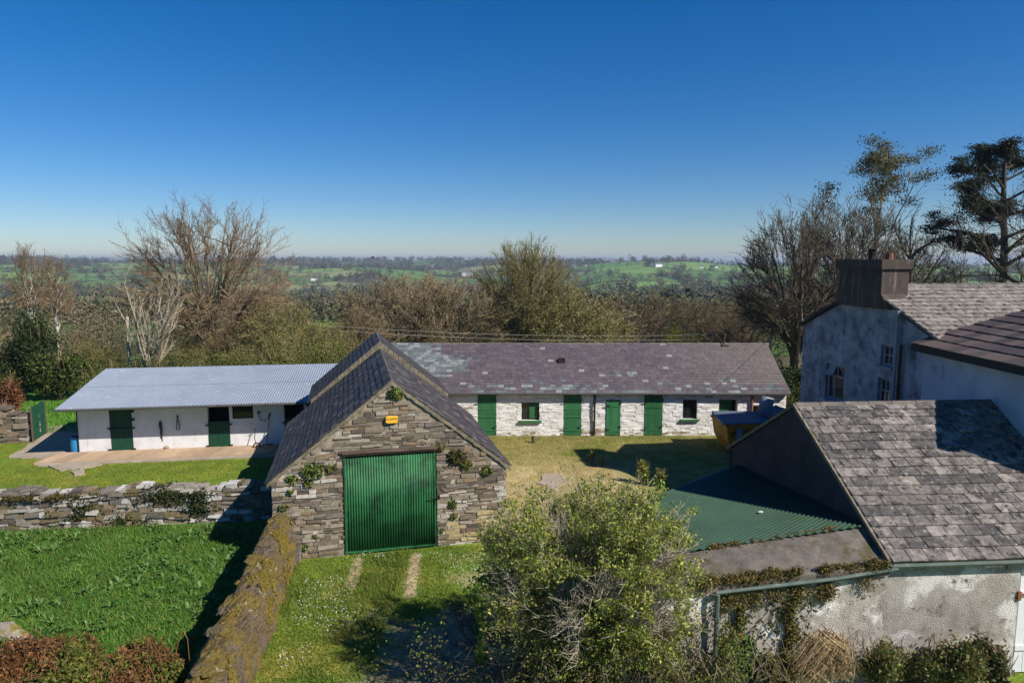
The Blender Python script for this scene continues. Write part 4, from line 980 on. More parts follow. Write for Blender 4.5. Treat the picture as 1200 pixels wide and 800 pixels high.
wall_growth('moss_fringe', 'ragged brown and green moss fringe along the edge of the concrete capping', [(x+rs.uniform(-.05, .05), -.08+rs.uniform(0, .12), 2.42+rs.uniform(-.04, .06), .16, .09) for x in np.sort(rs.uniform(.7, L11-.1, 44))], .02, 330, MOSS)
wall_growth('back_edge_moss', 'orange brown moss along the back edge of the concrete capping against the green sheets', [(x, 1.28-.42*x/L11, 2.46+.38*(x/L11)*(x/L11)+.0, .14, .06) for x in np.sort(rs.uniform(1.6, L11-.5, 24))], .022, 150, RST_+MOSS[:2])
wall_growth('ivy_curtain', 'brown green moss hanging under the pipe on the rendered wall', [(x, -.05, 2.12-rs.uniform(0, .12), .2, .22) for x in rs.uniform(gx0, L11-.3, 17)], .022, 260, MOSS)
wall_growth('ivy_streak', 'vertical streak of moss and ivy running down the middle of the rendered wall', [(L11-2.0+.05*sin(k), -.04, 2.1-k*.1, .15, .12) for k in range(20)], .024, 240, MOSS+[hexc(90, 112, 44)])
wall_growth('ivy_tuft', 'short moss tuft just right of the green downpipe', [(gx0+.55, -.04, 1.9-k*.1, .1, .1) for k in range(6)], .024, 180, MOSS+GP)
wall_growth('moss_speckle', 'dark moss spots speckled over the rendered wall', [(rs.uniform(gx0+.2, L11-1.5), -.04, rs.uniform(1.1, 2.0), .03, .025) for k in range(90)], .025, 14, [hexc(70, 76, 38), hexc(88, 90, 46)], parent=rw)

# corrugated green lean-to
gl = thing('green_lean_to', 'low lean-to with dark green corrugated sheet roof against the outbuilding gable', 'lean-to', (0, 0, 0))
Q = [Vector((2.5, 12.45, 0)), Vector((6.96, 12.8, 0)), Vector((6.47, 18.9, 0)), Vector((3.0, 16.06, 0))]
def pz(x, y): return 2.86-.12*(6.9-x)-.1*(y-12.85)
D_ = Vector((6.47-3.0, 18.9-16.06, 0)).normalized(); E_ = Vector((-D_.y, D_.x, 0))
vals = [q.dot(E_) for q in Q]; v0, v1 = min(vals), max(vals); per = .1; n = int((v1-v0)/per*6); m = MB(); prev = None
for i in range(n+1):
    v = v0+(v1-v0)*(i/n)*.9999+.0005; us = []
    for k in range(4):
        a, b = Q[k], Q[(k+1) % 4]; va, vb = a.dot(E_), b.dot(E_)
        if (va-v)*(vb-v) < 0: t = (v-va)/(vb-va); us.append((a.lerp(b, t)).dot(D_))
    if len(us) < 2: prev = None; continue
    u0, u1 = min(us), max(us); w = .016*sin(2*pi*v/per)
    p = [D_*u0+E_*v, D_*u1+E_*v]; cur = [(q.x, q.y, pz(q.x, q.y)+w) for q in p]+[(q.x, q.y, pz(q.x, q.y)+w-.015) for q in p]
    if prev: m.quad(prev[0], prev[1], cur[1], cur[0]); m.quad(prev[2], cur[2], cur[3], prev[3]); m.quad(prev[0], cur[0], cur[2], prev[2]); m.quad(prev[1], prev[3], cur[3], cur[1])
    prev = cur
m.build('sheet_roof', M['green_roof'], gl, False)
m = MB()
for a, b in ((Q[3], Q[2]), (Q[0], Q[3])):
    dn = (b-a).normalized(); nn = Vector((-dn.y, dn.x, 0)); a2 = a; b2 = b
    if a is Q[3]: nn = -nn
    else: nn = -nn
    pa = [(a2+nn*.05), (b2+nn*.05), (b2+nn*.2), (a2+nn*.2)]
    m.hexa([(q.x, q.y, -.3) for q in pa]+[(q.x, q.y, pz(q.x, q.y)-.06) for q in pa])
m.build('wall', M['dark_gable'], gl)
m = MB(); pa, pb = Q[3]-E_*-.02, Q[2]-E_*-.02; m.hexa([(pa.x, pa.y, pz(pa.x, pa.y)-.13), (pb.x, pb.y, pz(pb.x, pb.y)-.13), (pb.x-.02, pb.y+.04, pz(pb.x, pb.y)-.13), (pa.x-.02, pa.y+.04, pz(pa.x, pa.y)-.13), (pa.x, pa.y, pz(pa.x, pa.y)+.01), (pb.x, pb.y, pz(pb.x, pb.y)+.01), (pb.x-.02, pb.y+.04, pz(pb.x, pb.y)+.01), (pa.x-.02, pa.y+.04, pz(pa.x, pa.y)+.01)]); m.build('edge_board', M['gutter'], gl)
m = MB(); rg = random.Random(3); rock(m, (0, 0, 0), (.06, .03, .02), rg); o = m.build('litter_scrap', M['white_paint']); o.location = (5.4, 14.3, pz(5.4, 14.3)+.03); tag(o, 'small white scrap lying on the green sheet roof', 'litter')
# rusty growth on the back edge of the lean-to
RST = [hexc(170, 108, 60), hexc(150, 90, 48), hexc(120, 84, 46), hexc(96, 96, 44)]

# =================================================================== HOUSE AND WING
T8 = radians(8)
hs_ = thing('farmhouse', 'two storey farmhouse with weathered blue grey gable and heavy chimney', 'house', (11.42, 21.95, 0), T8)
HE, HR, HH = 5.62, 7.15, 3.55; HLn = 13.0
def hp(y): return HR-(HR-HE)*abs(y)/HH
m = MB()
# gable (x=0 plane, y from -4 to 4), window holes cut
gh = [(.95, 2.0, 3.15, 4.4), (-1.3, -.75, 3.55, 4.35), (-1.35, -.8, 4.75, 5.4)]   # (y0,y1,z0,z1)
def gable_cells():
    ys = sorted({-HH, 0, HH, *[h[0] for h in gh], *[h[1] for h in gh]}); zs = sorted({-.3, HE-.01, *[h[2] for h in gh], *[h[3] for h in gh]})
    for i in range(len(ys)-1):
        for j in range(len(zs)-1):
            if in_holes(ys[i], ys[i+1], zs[j], zs[j+1], gh, .001): continue
            m.quad((0, ys[i+1], zs[j]), (0, ys[i], zs[j]), (0, ys[i], zs[j+1]), (0, ys[i+1], zs[j+1]))
        m.quad((0, ys[i+1], HE-.01), (0, ys[i], HE-.01), (0, ys[i], hp(ys[i])-.04), (0, ys[i+1], hp(ys[i+1])-.04))
    for y0, y1, z0, z1 in gh:
        m.quad((0, y0, z0), (.25, y0, z0), (.25, y0, z1), (0, y0, z1)); m.quad((0, y1, z0), (0, y1, z1), (.25, y1, z1), (.25, y1, z0)); m.quad((0, y0, z1), (.25, y0, z1), (.25, y1, z1), (0, y1, z1)); m.quad((0, y0, z0), (0, y1, z0), (.25, y1, z0), (.25, y0, z0))
gable_cells()
m.quad((0, -HH, -.3), (HLn, -HH, -.3), (HLn, -HH, HE), (0, -HH, HE)); m.quad((0, HH, -.3), (0, HH, HE), (HLn, HH, HE), (HLn, HH, -.3)); m.poly([(HLn, -HH, -.3), (HLn, HH, -.3), (HLn, HH, HE), (HLn, 0, HR-.05), (HLn, -HH, HE)])
m.build('wall', M['house_wall'], hs_)
HP = [hexc(148, 140, 132), hexc(156, 148, 140), hexc(140, 132, 124), hexc(164, 156, 147)]
m = MB(); rg = random.Random(44); L_ = math.hypot(HH+.15, HR-HE); sl8 = (HR-HE)/HH
V_ = (0, HH+.15, (HH+.15)*sl8); LL = math.hypot(V_[1], V_[2])
slates(m, (-.1, -HH-.15, HE-.15*sl8+.04), (1, 0, 0), V_, HLn+.2, LL, .34, .26, rcol(HP), rg, .03, .1, .02)
slates(m, (HLn+.1, HH+.15, HE-.15*sl8+.04), (-1, 0, 0), (0, -V_[1], V_[2]), HLn+.2, LL, .5, .4, rcol(HP), rg, .02, .2, .016)
for s in (-1, 1): m.quad((-.1, s*(HH+.15), HE-.15*sl8+.02), (HLn+.1, s*(HH+.15), HE-.15*sl8+.02), (HLn+.1, 0, HR+.02), (-.1, 0, HR+.02), (.03, .03, .03))
hrf = m.build('roof', M['slate_old'], hs_)
m = MB(); xx = .8
while xx < HLn: m.add([(xx, -.17, HR-.0), (xx, 0, HR+.1), (xx, .17, HR-.0), (xx+.44, -.17, HR), (xx+.44, 0, HR+.095), (xx+.44, .17, HR)], [(0, 3, 4, 1), (1, 4, 5, 2), (0, 1, 2), (3, 5, 4)]); xx += .46
m.build('ridge_tiles', M['ridge'], hrf)
m = MB()
for s in (-1, 1):
    m.hexa([(-.14, s*(HH+.15), HE-.02-.15*sl8), (.05, s*(HH+.15), HE-.02-.15*sl8), (.05, 0, HR-.0), (-.14, 0, HR-.0), (-.14, s*(HH+.15), HE+.06-.15*sl8), (.05, s*(HH+.15), HE+.06-.15*sl8), (.05, 0, HR+.08), (-.14, 0, HR+.08)])
m.build('verge', M['dark_gable'], hrf)
ch = MB(); cy0, cy1 = -.85, 1.35; CT = 8.02
ch.prism([(0, 0, 0)]*0 or [(-.05, 0, 6.2)]*0, 0) if False else None
ch.hexa([(-.16, cy0-.42, 6.5), (.75, cy0, 6.5), (.75, cy1, 6.5), (-.16, cy1+.05, 6.5), (-.16, cy0-.02, 6.95), (.75, cy0, 6.95), (.75, cy1, 6.95), (-.16, cy1, 6.95)])
ch.box(-.16, .75, cy0, cy1, 6.95, CT-.3)
cho = ch.build('chimney', M['chimney'], hs_)
m = MB(); m.box(-.23, .82, cy0-.07, cy1+.07, CT-.3, CT); m.build('chimney_cap', M['chimney'], cho)
m = MB(); m.tube([(.33, .35, CT), (.33, .35, CT+.1), (.33, .35, CT+.32)], [.13, .12, .14], 10); m.tube([(.33, .35, CT+.32), (.33, .35, CT+.36)], [.18, .1], 10); m.build('chimney_pot', M['iron'], cho)
m = MB(); m.tube([(.45, -.3, CT), (.45, -.3, CT+.2)], [.13, .11], 10); m.build('chimney_pot', M['terracotta'], cho)
for i, (y0, y1, z0, z1) in enumerate(gh):
    m = MB(); f = .07; X = .1
    m.box(X, X+.06, y0, y1, z0, z0+f); m.box(X, X+.06, y0, y1, z1-f, z1); m.box(X, X+.06, y0, y0+f, z0+f, z1-f); m.box(X, X+.06, y1-f, y1, z0+f, z1-f)
    if i == 0:
        zt = z1-.42; m.box(X, X+.06, y0+f, y1-f, zt-.03, zt+.03); m.box(X, X+.06, (y0+y1)/2-.025, (y0+y1)/2+.025, zt+.03, z1-f); m.box(X, X+.06, y1-.42, y1-.37, z0+f, zt-.03)
    else: m.box(X, X+.06, y0+f, y1-f, (z0+z1)/2-.02, (z0+z1)/2+.02); m.box(X, X+.05, (y0+y1)/2-.015, (y0+y1)/2+.015, z0+f, z1-f)
    w = m.build('window', M['house_frame'], hs_); w['label'] = ['larger sash window with an open top light', 'lower small window beside the downpipe', 'upper small window near the wing roof'][i]
    m = MB(); m.quad((X+.03, y0, z0), (X+.03, y1, z0), (X+.03, y1, z1), (X+.03, y0, z1)); m.build('pane', M['glass'], w)
    m = MB(); m.box(-.1, X, y0-.08, y1+.08, z0-.1, z0-.005); m.build('sill', M['house_wall'], w)
    if i == 0: m = MB(); ya = (y0+y1)/2+.05; m.hexa([(X-.18, ya, zt+.02), (X-.14, ya, zt+.02), (X-.14, y1-f, zt+.02), (X-.18, y1-f, zt+.02), (X-.01, ya, z1-.09), (X+.0, ya, z1-.05), (X+.0, y1-f, z1-.05), (X-.01, y1-f, z1-.09)]); m.build('open_light', M['house_frame'], w)
m = MB(); m.tube([(-.12, -1.62, 6.45), (-.12, -1.62, 0)], .045, 8); m.box(-.2, -.02, -1.72, -1.52, 6.35, 6.5); m.build('soil_pipe', M['grey_paint'], hs_)
m = MB(); m.tube([(-.1, -1.8, 5.5), (-.1, -1.8, 0)], .04, 8); m.build('downpipe', M['iron'], hs_)

wg = thing('house_wing', 'pale rendered wing with brown slate roof adjoining the farmhouse', 'house wing', (11.6, 13.7, 0), 0)
WL = 5.35; WE = 5.68; WS = .3; WWd = 8.0
m = MB(); m.box(0, .3, 0, WL, -.3, WE+.02); m.box(.3, WWd, 0, .3, -.3, WE); m.box(.3, WWd, WL-.3, WL, -.3, WE)
m.add([(0.05, .02, WE), (WWd, .02, WE), (WWd, .02, WE+WWd/2*WS), (WWd/2, .02, WE+WWd/2*WS)], [(0, 1, 2, 3)])
m.add([(0.05, WL-.02, WE), (WWd, WL-.02, WE), (WWd, WL-.02, WE+WWd*.5*WS), (WWd/2, WL-.02, WE+WWd/2*WS)], [(0, 3, 2, 1)])
m.build('wall', M['wing_wall'], wg)
WP = [hexc(104, 88, 80), hexc(92, 80, 74), hexc(112, 96, 86), hexc(84, 74, 70)]
m = MB(); rg = random.Random(47); V_ = (WWd/2+.3, 0, (WWd/2+.3)*WS); LL = math.hypot(V_[0], V_[2])
slates(m, (-.3, WL+.12, WE-.3*WS+.06), (0, -1, 0), V_, WL+.24, LL, .4, .45, rcol(WP), rg, .03, .12, .02)
m.quad((-.3, -.12, WE-.3*WS+.03), (-.3, WL+.12, WE-.3*WS+.03), (WWd/2, WL+.12, WE+WWd/2*WS+.03), (WWd/2, -.12, WE+WWd/2*WS+.03), (.02, .02, .02)); zt = WE+WWd/2*WS+.04
m.quad((WWd/2, -.12, zt), (WWd/2, WL+.12, zt), (WWd+.2, WL+.12, WE), (WWd+.2, -.12, WE), hexc(92, 80, 74))
m.build('roof', M['slate'], wg)
m = MB(); m.box(-.3, -.26, -.12, WL+.12, WE-.22, WE-.03); m.box(-.26, 0, -.1, WL+.1, WE-.22, WE-.19); m.build('fascia', M['frame_dark'], wg)

# =================================================================== SKIP
sk = thing('rubbish_skip', 'rusty yellow skip heaped with blue sheeting at the end of the stable', 'skip', (8.8, 27.4, 0), radians(4))
m = MB(); W_, D2, Z_ = 3.4, 1.7, 1.3
pb = [(.35, .1, .12), (W_-.35, .1, .12), (W_-.35, D2-.1, .12), (.35, D2-.1, .12)]; pt = [(0, 0, Z_), (W_, 0, Z_), (W_, D2, Z_), (0, D2, Z_)]
pm = [(.12, .03, .55), (W_-.12, .03, .55), (W_-.12, D2-.03, .55), (.12, D2-.03, .55)]
m.add(pb+pm+pt, [(3, 2, 1, 0)]+[(i, (i+1) % 4, (i+1) % 4+4, i+4) for i in range(4)]+[(i+4, (i+1) % 4+4, (i+1) % 4+8, i+8) for i in range(4)])
ins = [(.05, .05, Z_), (W_-.05, .05, Z_), (W_-.05, D2-.05, Z_), (.05, D2-.05, Z_)]; ii = [(.1, .1, .9), (W_-.1, .1, .9), (W_-.1, D2-.1, .9), (.1, D2-.1, .9)]
m.add(ins+ii, [(i, i+4, (i+1) % 4+4, (i+1) % 4) for i in range(4)]+[(4, 5, 6, 7)])
m.build('body', M['skip'], sk)
m = MB(); e = .05
m.box(-e, W_+e, -e, 0.05, Z_-.07, Z_+.02); m.box(-e, W_+e, D2-.05, D2+e, Z_-.07, Z_+.02); m.box(-e, .05, .05, D2-.05, Z_-.07, Z_+.02); m.box(W_-.05, W_+e, .05, D2-.05, Z_-.07, Z_+.02)
for x in (.2, .75, 1.6, 2.5, 3.2): m.hexa([(x+.1, -.03, .15), (x+.17, -.03, .15), (x+.17, .1, .15), (x+.1, .1, .15), (x, -.06, Z_-.07), (x+.08, -.06, Z_-.07), (x+.08, .02, Z_-.07), (x, .02, Z_-.07)])
m.build('rim_and_ribs', M['skip'], sk)
m = MB(); m.box(.42, .68, -.045, -.02, .62, 1.15); m.box(.44, .66, -.05, -.046, .7, .78, (.4, .4, .5)); m.build('notice_panel', M['grey_sheet'], sk)
def loc_in(o, parent): o.location = parent.location; o.rotation_euler = parent.rotation_euler; return o
m = MB(); m.hexa([(-.2, -.15, Z_+.03), (1.9, -.12, Z_+.04), (2.2, 1.2, Z_+.05), (.0, 1.75, Z_+.05), (-.2, -.1, Z_+.09), (1.9, -.1, Z_+.12), (2.2, 1.2, Z_+.26), (.0, 1.75, Z_+.2)]); tag(loc_in(m.build('tarped_board', M['blue_tarp'], None, False, .02), sk), 'flat blue grey board laid across the top of the skip', 'board')
m = MB(); rg = random.Random(5); rock(m, (2.35, .6, Z_+.25), (.6, .5, .35), rg, n=12); tag(loc_in(m.build('crumpled_tarpaulin', M['blue_tarp'], None, False), sk), 'crumpled pale blue tarpaulin bulging over the right of the skip', 'tarpaulin')
m = MB(); rg = random.Random(6); m.tube([(2.0, 1.0, Z_+.2), (2.15, .95, Z_+.9)], [.3, .26], 12); tag(loc_in(m.build('rolled_mattress', M['grey_sheet'], None, True), sk), 'upright rolled grey mattress standing in the skip', 'mattress')
m = MB(); m.tube([(2.7, .3, Z_+.1), (3.2, .5, Z_+.5)], .07, 8); tag(loc_in(m.build('timber_offcut', M['skip'], None), sk), 'orange offcut poking from the right end of the skip', 'offcut')

# =================================================================== POLES AND WIRES
def pole(px, Y, zt, r, lab, name='wooden_pole', cat='pole', arm=None, mt=None):
    x = wx(px, Y, 3); g = float(gz(x, Y)); t = thing(name, lab, cat, (x, Y, g)); m = MB(); m.tube([(0, 0, -.3), (.05, 0, zt-g)], [r, r*.8], 8); m.build('post', mt or M['pole'], t)
    if arm: m = MB(); m.box(-arm, arm, -.05, .05, zt-g-.3, zt-g-.2); m.build('crossarm', M['lintel'], t)
    return Vector((x+.05, Y, zt))
pole(150, 40, 4.7, .12, 'pale wooden pole rising beside the pale multi stemmed shrub left of centre')
pA = pole(361, 46, 3.9, .07, 'thin pole behind the barn where the wires start', arm=.4)
pB = pole(833, 44, 3.4, .07, 'thin pole carrying the wires beyond the long stable ridge', arm=.3)
pole(903, 42, 3.4, .09, 'short pale pole beyond the right end of the purple roof')
pC = pole(935, 36, 6.2, .1, 'tall leaning pole between the dark tree and the farmhouse gable', mt=M['bark'])
for dz_, lab in ((-.2, 'upper sagging wire strung behind the buildings'), (-.5, 'lower sagging wire strung behind the buildings')):
    m = MB(); a, b = pA+Vector((0, 0, dz_)), pB+Vector((0, 0, dz_)); m.tube([tuple(a.lerp(b, t/20)-Vector((0, 0, .9*4*(t/20)*(1-t/20)*.4))) for t in range(21)], .014, 4); tag(m.build('overhead_wire', M['wire']), lab, 'wire')
m = MB(); a = pC+Vector((0, 0, -.3)); b = Vector((12.1, 28.1, 5.2)); m.tube([tuple(a.lerp(b, t/10)-Vector((0, 0, .3*4*(t/10)*(1-t/10)))) for t in range(11)], .012, 4); tag(m.build('overhead_wire', M['wire']), 'short wire from the leaning pole to the farmhouse gable corner', 'wire')
# bird
m = MB(); m.tube([(-.16, 0, 0), (-.05, 0, .02), (.08, 0, .02), (.2, 0, 0)], [.01, .05, .045, .008], 6); m.add([(-.02, 0, .03), (.08, 0, .03), (.02, .35, .12), (-.06, .3, .1), (-.02, 0, .015), (.08, 0, .015)], [(0, 1, 2, 3), (4, 3, 2, 5)]); m.add([(-.02, 0, .03), (.08, 0, .03), (.02, -.35, .12), (-.06, -.3, .1), (-.02, 0, .015), (.08, 0, .015)], [(1, 0, 3, 2), (5, 2, 3, 4)])
o = m.build('flying_bird', M['leather']); o.location = (wx(437, 62, 8), 62, 8.2); tag(o, 'small dark bird in flight just above the skyline', 'bird')
# =================================================================== VEGETATION
TW = dict(pale=hexc(186, 174, 150), brown=hexc(140, 118, 92), olive=hexc(134, 124, 82), dark=hexc(92, 82, 66), grey=hexc(158, 148, 130), red=hexc(140, 122, 98))
def P_(L, R, n, ratio, ang, up, wig=(.06, .1, .11, .12, .12), seg=(4, 6, 5, 4, 3), t0=(.3, .2, .15, .1, .1), tap=(.7, .35, .3, .3, .3), rmin=.011, **k):
    d = dict(L=L, R=R, n=n, ratio=ratio, ang=ang, up=up, wig=wig, seg=seg, t0=t0, tap=tap, rmin=rmin); d.update(k); return d
def tree_thing(name, label, cat, px, Y, seed, P, bark, tw, split=1, leaf=None, group=None, z0=0, rz=0, sc=1, fit=None):
    x = wx(px, Y, z0); g = float(gz(x, Y))
    t = thing(name, label, cat, (x, Y, g), rz, group); t.scale = (sc, sc, sc)
    T = Tree(seed, P) if isinstance(P, dict) else Dome(seed, *P[0], **P[1]); T.meshes(M[bark], TW[tw] if isinstance(tw, str) else tw, t, split)
    pp = np.array([tuple(b[1][-1]) for b in T.br]); T.h = np.percentile(pp[:, 2], 99.5); T.r = np.percentile(np.hypot(pp[:, 0], pp[:, 1]), 92)
    if fit: t.scale = (fit[1]/T.r, fit[1]/T.r, (fit[0]-g)/T.h)
    if leaf:
        lv, n, sz, pal, spread = leaf; rs = np.random.RandomState(seed)
        C = T.tips(lv, n, rs, spread); leaves('foliage', C, sz*rs.uniform(.5, 1.5, n), pick(pal, n, rs, .3), M['leaf'], t, rs=rs)
    return t, T
OLV = [hexc(128, 132, 58), hexc(104, 112, 52), hexc(146, 142, 74), hexc(90, 98, 44)]
BUD = [hexc(150, 136, 92), hexc(128, 112, 74), hexc(166, 150, 104)]
tree_thing('bare_ash_tree', 'tallest wide bare tree with grey branches behind the sheet roofed stable', 'tree', 250, 46, 101,
    ((5.7, 12.2, 6.4, (18, 10, 9, 7)), dict(R=.34, fork=.09, tw=1.25, low=-.75, spread=.3)), 'bark', 'brown', leaf=((4,), 14000, .032, BUD, .06))
tree_thing('pale_stemmed_tree', 'pale fan shaped multi stemmed tree beside the wooden pole', 'tree', 178, 40, 102,
    P_(.6, .2, [13, 7, 5], [9.5, .38, .45], [.34, .4, .6], [.0, .03, .04, .03], t0=(.1, .25, .2, .1), rmin=.013, rr=.5), 'bark_pale', 'pale', fit=(8.0, 2.4))
for px, Y, sd_, h, lab in ((43, 45, 103, 1.0, 'slender birch with bare crown nearest the left edge'), (71, 47, 104, .94, 'second slender birch just right of the first one')):
    tree_thing('birch_tree', lab, 'tree', px, Y, sd_, ((1.35*h, 9.4*h, 6.2*h, (13, 7, 6, 4)), dict(R=.11, fork=.5, tw=.6, low=-.8, tr=.8)), 'bark_white', 'brown', leaf=((3, 4), 2500, .03, BUD, .05))
tree_thing('round_bare_tree', 'dense rounded olive brown tree standing behind the middle of the long stable', 'tree', 616, 52, 105,
    ((4.5, 10.4, 5.0, (26, 11, 9, 5)), dict(R=.36, fork=.1, tw=.85, low=-.7, spread=.3)), 'bark_dark', 'olive', leaf=((3, 4), 52000, .038, OLV+BUD, .12))
# a hedge-tree prototype, shared meshes
def proto_pack(seed, P, bark, tw, leaf, name, cat, label):
    t, T = tree_thing(name, label, cat, 0, 50, seed, P, bark, tw, 1, leaf); t['_h'] = T.h; return t
TRP = [
 (proto_pack(111, ((3.0, 6.2, 3.3, (14, 8, 7, 5)), dict(R=.2, fork=.06, tw=.75, low=-.7)), 'bark', 'brown', ((3, 4), 12000, .036, BUD+OLV[:1], .1), 'hedge_tree', 'tree', 'x'), 6.3),
 (proto_pack(112, ((3.2, 5.4, 2.6, (15, 8, 7, 5)), dict(R=.2, fork=.06, tw=.7, low=-.6)), 'bark', 'red', ((3, 4), 12000, .036, BUD+[hexc(134, 114, 84)], .1), 'hedge_tree', 'tree', 'x'), 5.4),
 (proto_pack(113, ((2.7, 4.6, 2.3, (14, 8, 7, 4)), dict(R=.16, fork=.05, tw=.6, low=-.6)), 'bark', 'olive', ((3, 4), 15000, .046, OLV+BUD, .14), 'hedge_tree', 'tree', 'x'), 4.6)]
used = set(); TRH = [p[0]['_h'] for p in TRP]
for p in TRP: del p[0]['_h']
def put(k, px, Y, ytop, label, wide=1.0, grp='budding trees in the belt behind the buildings'):
    pr, hh = TRP[k]; hh = TRH[k]
    import math as mm
    zt = H+mm.tan(mm.atan((400-ytop)/F)-PITCH)*Y; x = wx(px, Y, 2); g = float(gz(x, Y)); s = (zt-g)/hh
    if k not in used: used.add(k); o = pr; o.location = (x, Y, g); o.scale = (s*wide, s*wide, s); o['label'] = label
    else: o = dup(pr, (x, Y, g), rnd.uniform(0, 6.28), (s*wide, s*wide, s), label)
    o['group'] = grp; return o
put(1, 470, 52, 322, 'broad reddish brown tree mound between the barn ridge and the round tree', 1.25)
put(0, 424, 48, 358, 'brown twiggy tree just above the barn rear ridge', 1.0)
put(1, 532, 50, 326, 'reddish brown tree tucked against the left side of the round tree', 1.0)
put(0, 500, 55, 320, 'paler brown tree standing behind the reddish mound', 1.1)
put(0, 380, 50, 392, 'low brown tree left of the barn peak', 1.2)
put(2, 668, 50, 336, 'olive brown tree touching the right side of the round tree', 1.2)
put(0, 706, 54, 352, 'brown tree in the belt beyond the right half of the purple roof', 1.1)
put(1, 752, 56, 342, 'russet crowned tree in the belt left of the yellow green shrub', 1.2)
put(0, 800, 60, 350, 'brown tree rising behind the yellow green shrub', 1.2)
put(1, 838, 58, 350, 'russet tree between the yellow green shrub and the dark beeches', 1.2)
put(0, 868, 54, 356, 'brown tree under the left branches of the dark beeches', 1.1)
put(2, 330, 43, 352, 'olive tree growing against the right side of the tall bare ash', .85)
put(2, 366, 42, 378, 'small olive tree beyond the end of the sheet roof', 1.2)
put(0, 284, 44, 372, 'brown tree in front of the tall bare ash trunk', .9)
put(2, 110, 44, 398, 'low olive tree between the birches and the wooden pole', 1.3)
put(0, 18, 46, 372, 'brown tree cut by the left edge of the view', 1.0)
put(0, 92, 50, 388, 'brown tree behind the second birch', .9)
put(1, -8, 42, 380, 'reddish tree at the far left behind the rubble wall', 1.1)
put(2, 236, 43, 398, 'low olive tree directly under the tall bare ash', 1.5)
put(2, 300, 42, 402, 'low olive tree over the right half of the sheet roof ridge', 1.4)
# shrubs: leafy
def shrub(name, label, cat, px, Y, ztop, r, n, pal, seed, tw='brown', sz=.045, zb=0, grp=None, x=None, asp=1.0, mt='leaf', parentless=True):
    rs = np.random.RandomState(seed); x = wx(px, Y, ztop/2) if x is None else x; g = float(gz(x, Y)); h = ztop-g
    t = thing(name, label, cat, (x, Y, g), 0, grp)
    # uneven leafy volume: many sub clumps
    n = int(n*1.7); k = max(6, int(n/420)); u = rs.normal(size=(k, 3)); u /= np.linalg.norm(u, axis=1)[:, None]; u *= (rs.rand(k, 1)**.4)*.78; u[:, 2] = u[:, 2]*.42+.5
    ci = rs.randint(0, k, n); q = rs.normal(size=(n, 3))*.13; q[:, 2] *= .8
    C = (u[ci]+q)*np.array([r*1.1, r*asp, h*1.0]); C[:, 2] = np.abs(C[:, 2]); 
    br = rs.uniform(.8, 1.2, k)[ci][:, None]
    leaves('foliage', C, sz*rs.uniform(.5, 1.5, n), pick(pal, n, rs, .25)*br, M[mt], t, rs=rs)
    m = MB(); rg = random.Random(seed)
    for i in range(26):
        a = rg.uniform(0, 6.28); e = rg.uniform(.3, .95)*r*.8; zt = h*rg.uniform(.6, .95)
        pts = [(0.1*e*cos(a), .1*e*sin(a), -.1), (.4*e*cos(a), .4*e*sin(a), zt*.45), (.8*e*cos(a)+rg.uniform(-.1, .1), .8*e*sin(a), zt*.8), (e*cos(a), e*sin(a), zt)]
        q_ = min(1, h/2.2); m.tube(pts, [.035*q_, .025*q_, .015*q_, .008*q_], 4, TW[tw], False)
    m.build('stems', M['twig'], t); return t
EVG = [hexc(58, 74, 34), hexc(44, 60, 30), hexc(76, 90, 40), hexc(36, 50, 26)]
LIM = [hexc(150, 156, 50), hexc(128, 140, 48), hexc(168, 168, 66)]
HDG = [hexc(84, 98, 40), hexc(66, 82, 34), hexc(104, 112, 50), hexc(120, 116, 58)]
shrub('yellow_shrub', 'bright yellow green shrub beyond the right part of the purple roof', 'shrub', 797, 46, 3.9, 1.9, 5200, LIM, 1)
shrub('ivy_clad_tree', 'dark ivy clad tree under the left birches', 'tree', 40, 41, 4.9, 1.8, 8000, EVG, 2, sz=.09)
shrub('ivy_clad_tree', 'dark evergreen growth to the right of the ivy clad tree', 'tree', 68, 39, 3.2, 1.5, 6000, EVG+HDG, 3, sz=.09)
hl = [(8, 41, 2.6, 2.4, HDG, 'green brown shrub behind the rubble wall'), (95, 40, 2.4, 2.0, HDG, 'olive hedge shrub left of the sheet roof'), (128, 36.5, 2.7, 1.8, HDG, 'olive hedge shrub over the left end of the sheet roof'), (168, 36, 3.1, 1.7, EVG, 'dark ivy hedge shrub at the foot of the wooden pole'),
      (205, 36, 3.2, 1.8, EVG+HDG, 'dark green hedge shrub below the tall bare ash'), (250, 37, 3.4, 2.0, HDG, 'olive hedge shrub right of the ash trunk'), (292, 37.5, 3.7, 2.0, HDG+OLV, 'yellowish hedge shrub over the middle right of the sheet roof'), (335, 37.5, 3.9, 2.0, OLV+HDG, 'yellowish hedge shrub near the barn rear roof'),
      (372, 38.5, 4.0, 1.8, OLV+GP, 'bright green hedge shrub meeting the barn rear roof'), (405, 40, 3.6, 1.9, HDG, 'green brown hedge shrub just behind the barn peak')]
for i, (px, Y, zt, r, pal, lab) in enumerate(hl): shrub('hedge_shrub', lab, 'shrub', px, Y, zt, r, 5200, pal, 20+i, grp='hedge shrubs behind the stables')
hl = [(470, 40, 3.2, 2.2, 'green shrub strip behind the grey slate patch'), (525, 41, 3.1, 2.2, 'green shrub below the reddish tree mound'), (578, 42, 3.1, 2.2, 'olive shrub at the foot of the round tree left side'), (640, 42, 3.2, 2.2, 'olive shrub at the foot of the round tree right side'), (700, 43, 3.2, 2.3, 'brown green shrub beyond the roof vent'), (752, 44, 3.3, 2.3, 'brown green shrub left of the yellow green shrub'), (850, 43, 3.4, 2.2, 'dark shrub beyond the vent pipe'), (890, 40, 3.2, 2.0, 'dark shrub beyond the right end of the purple roof')]
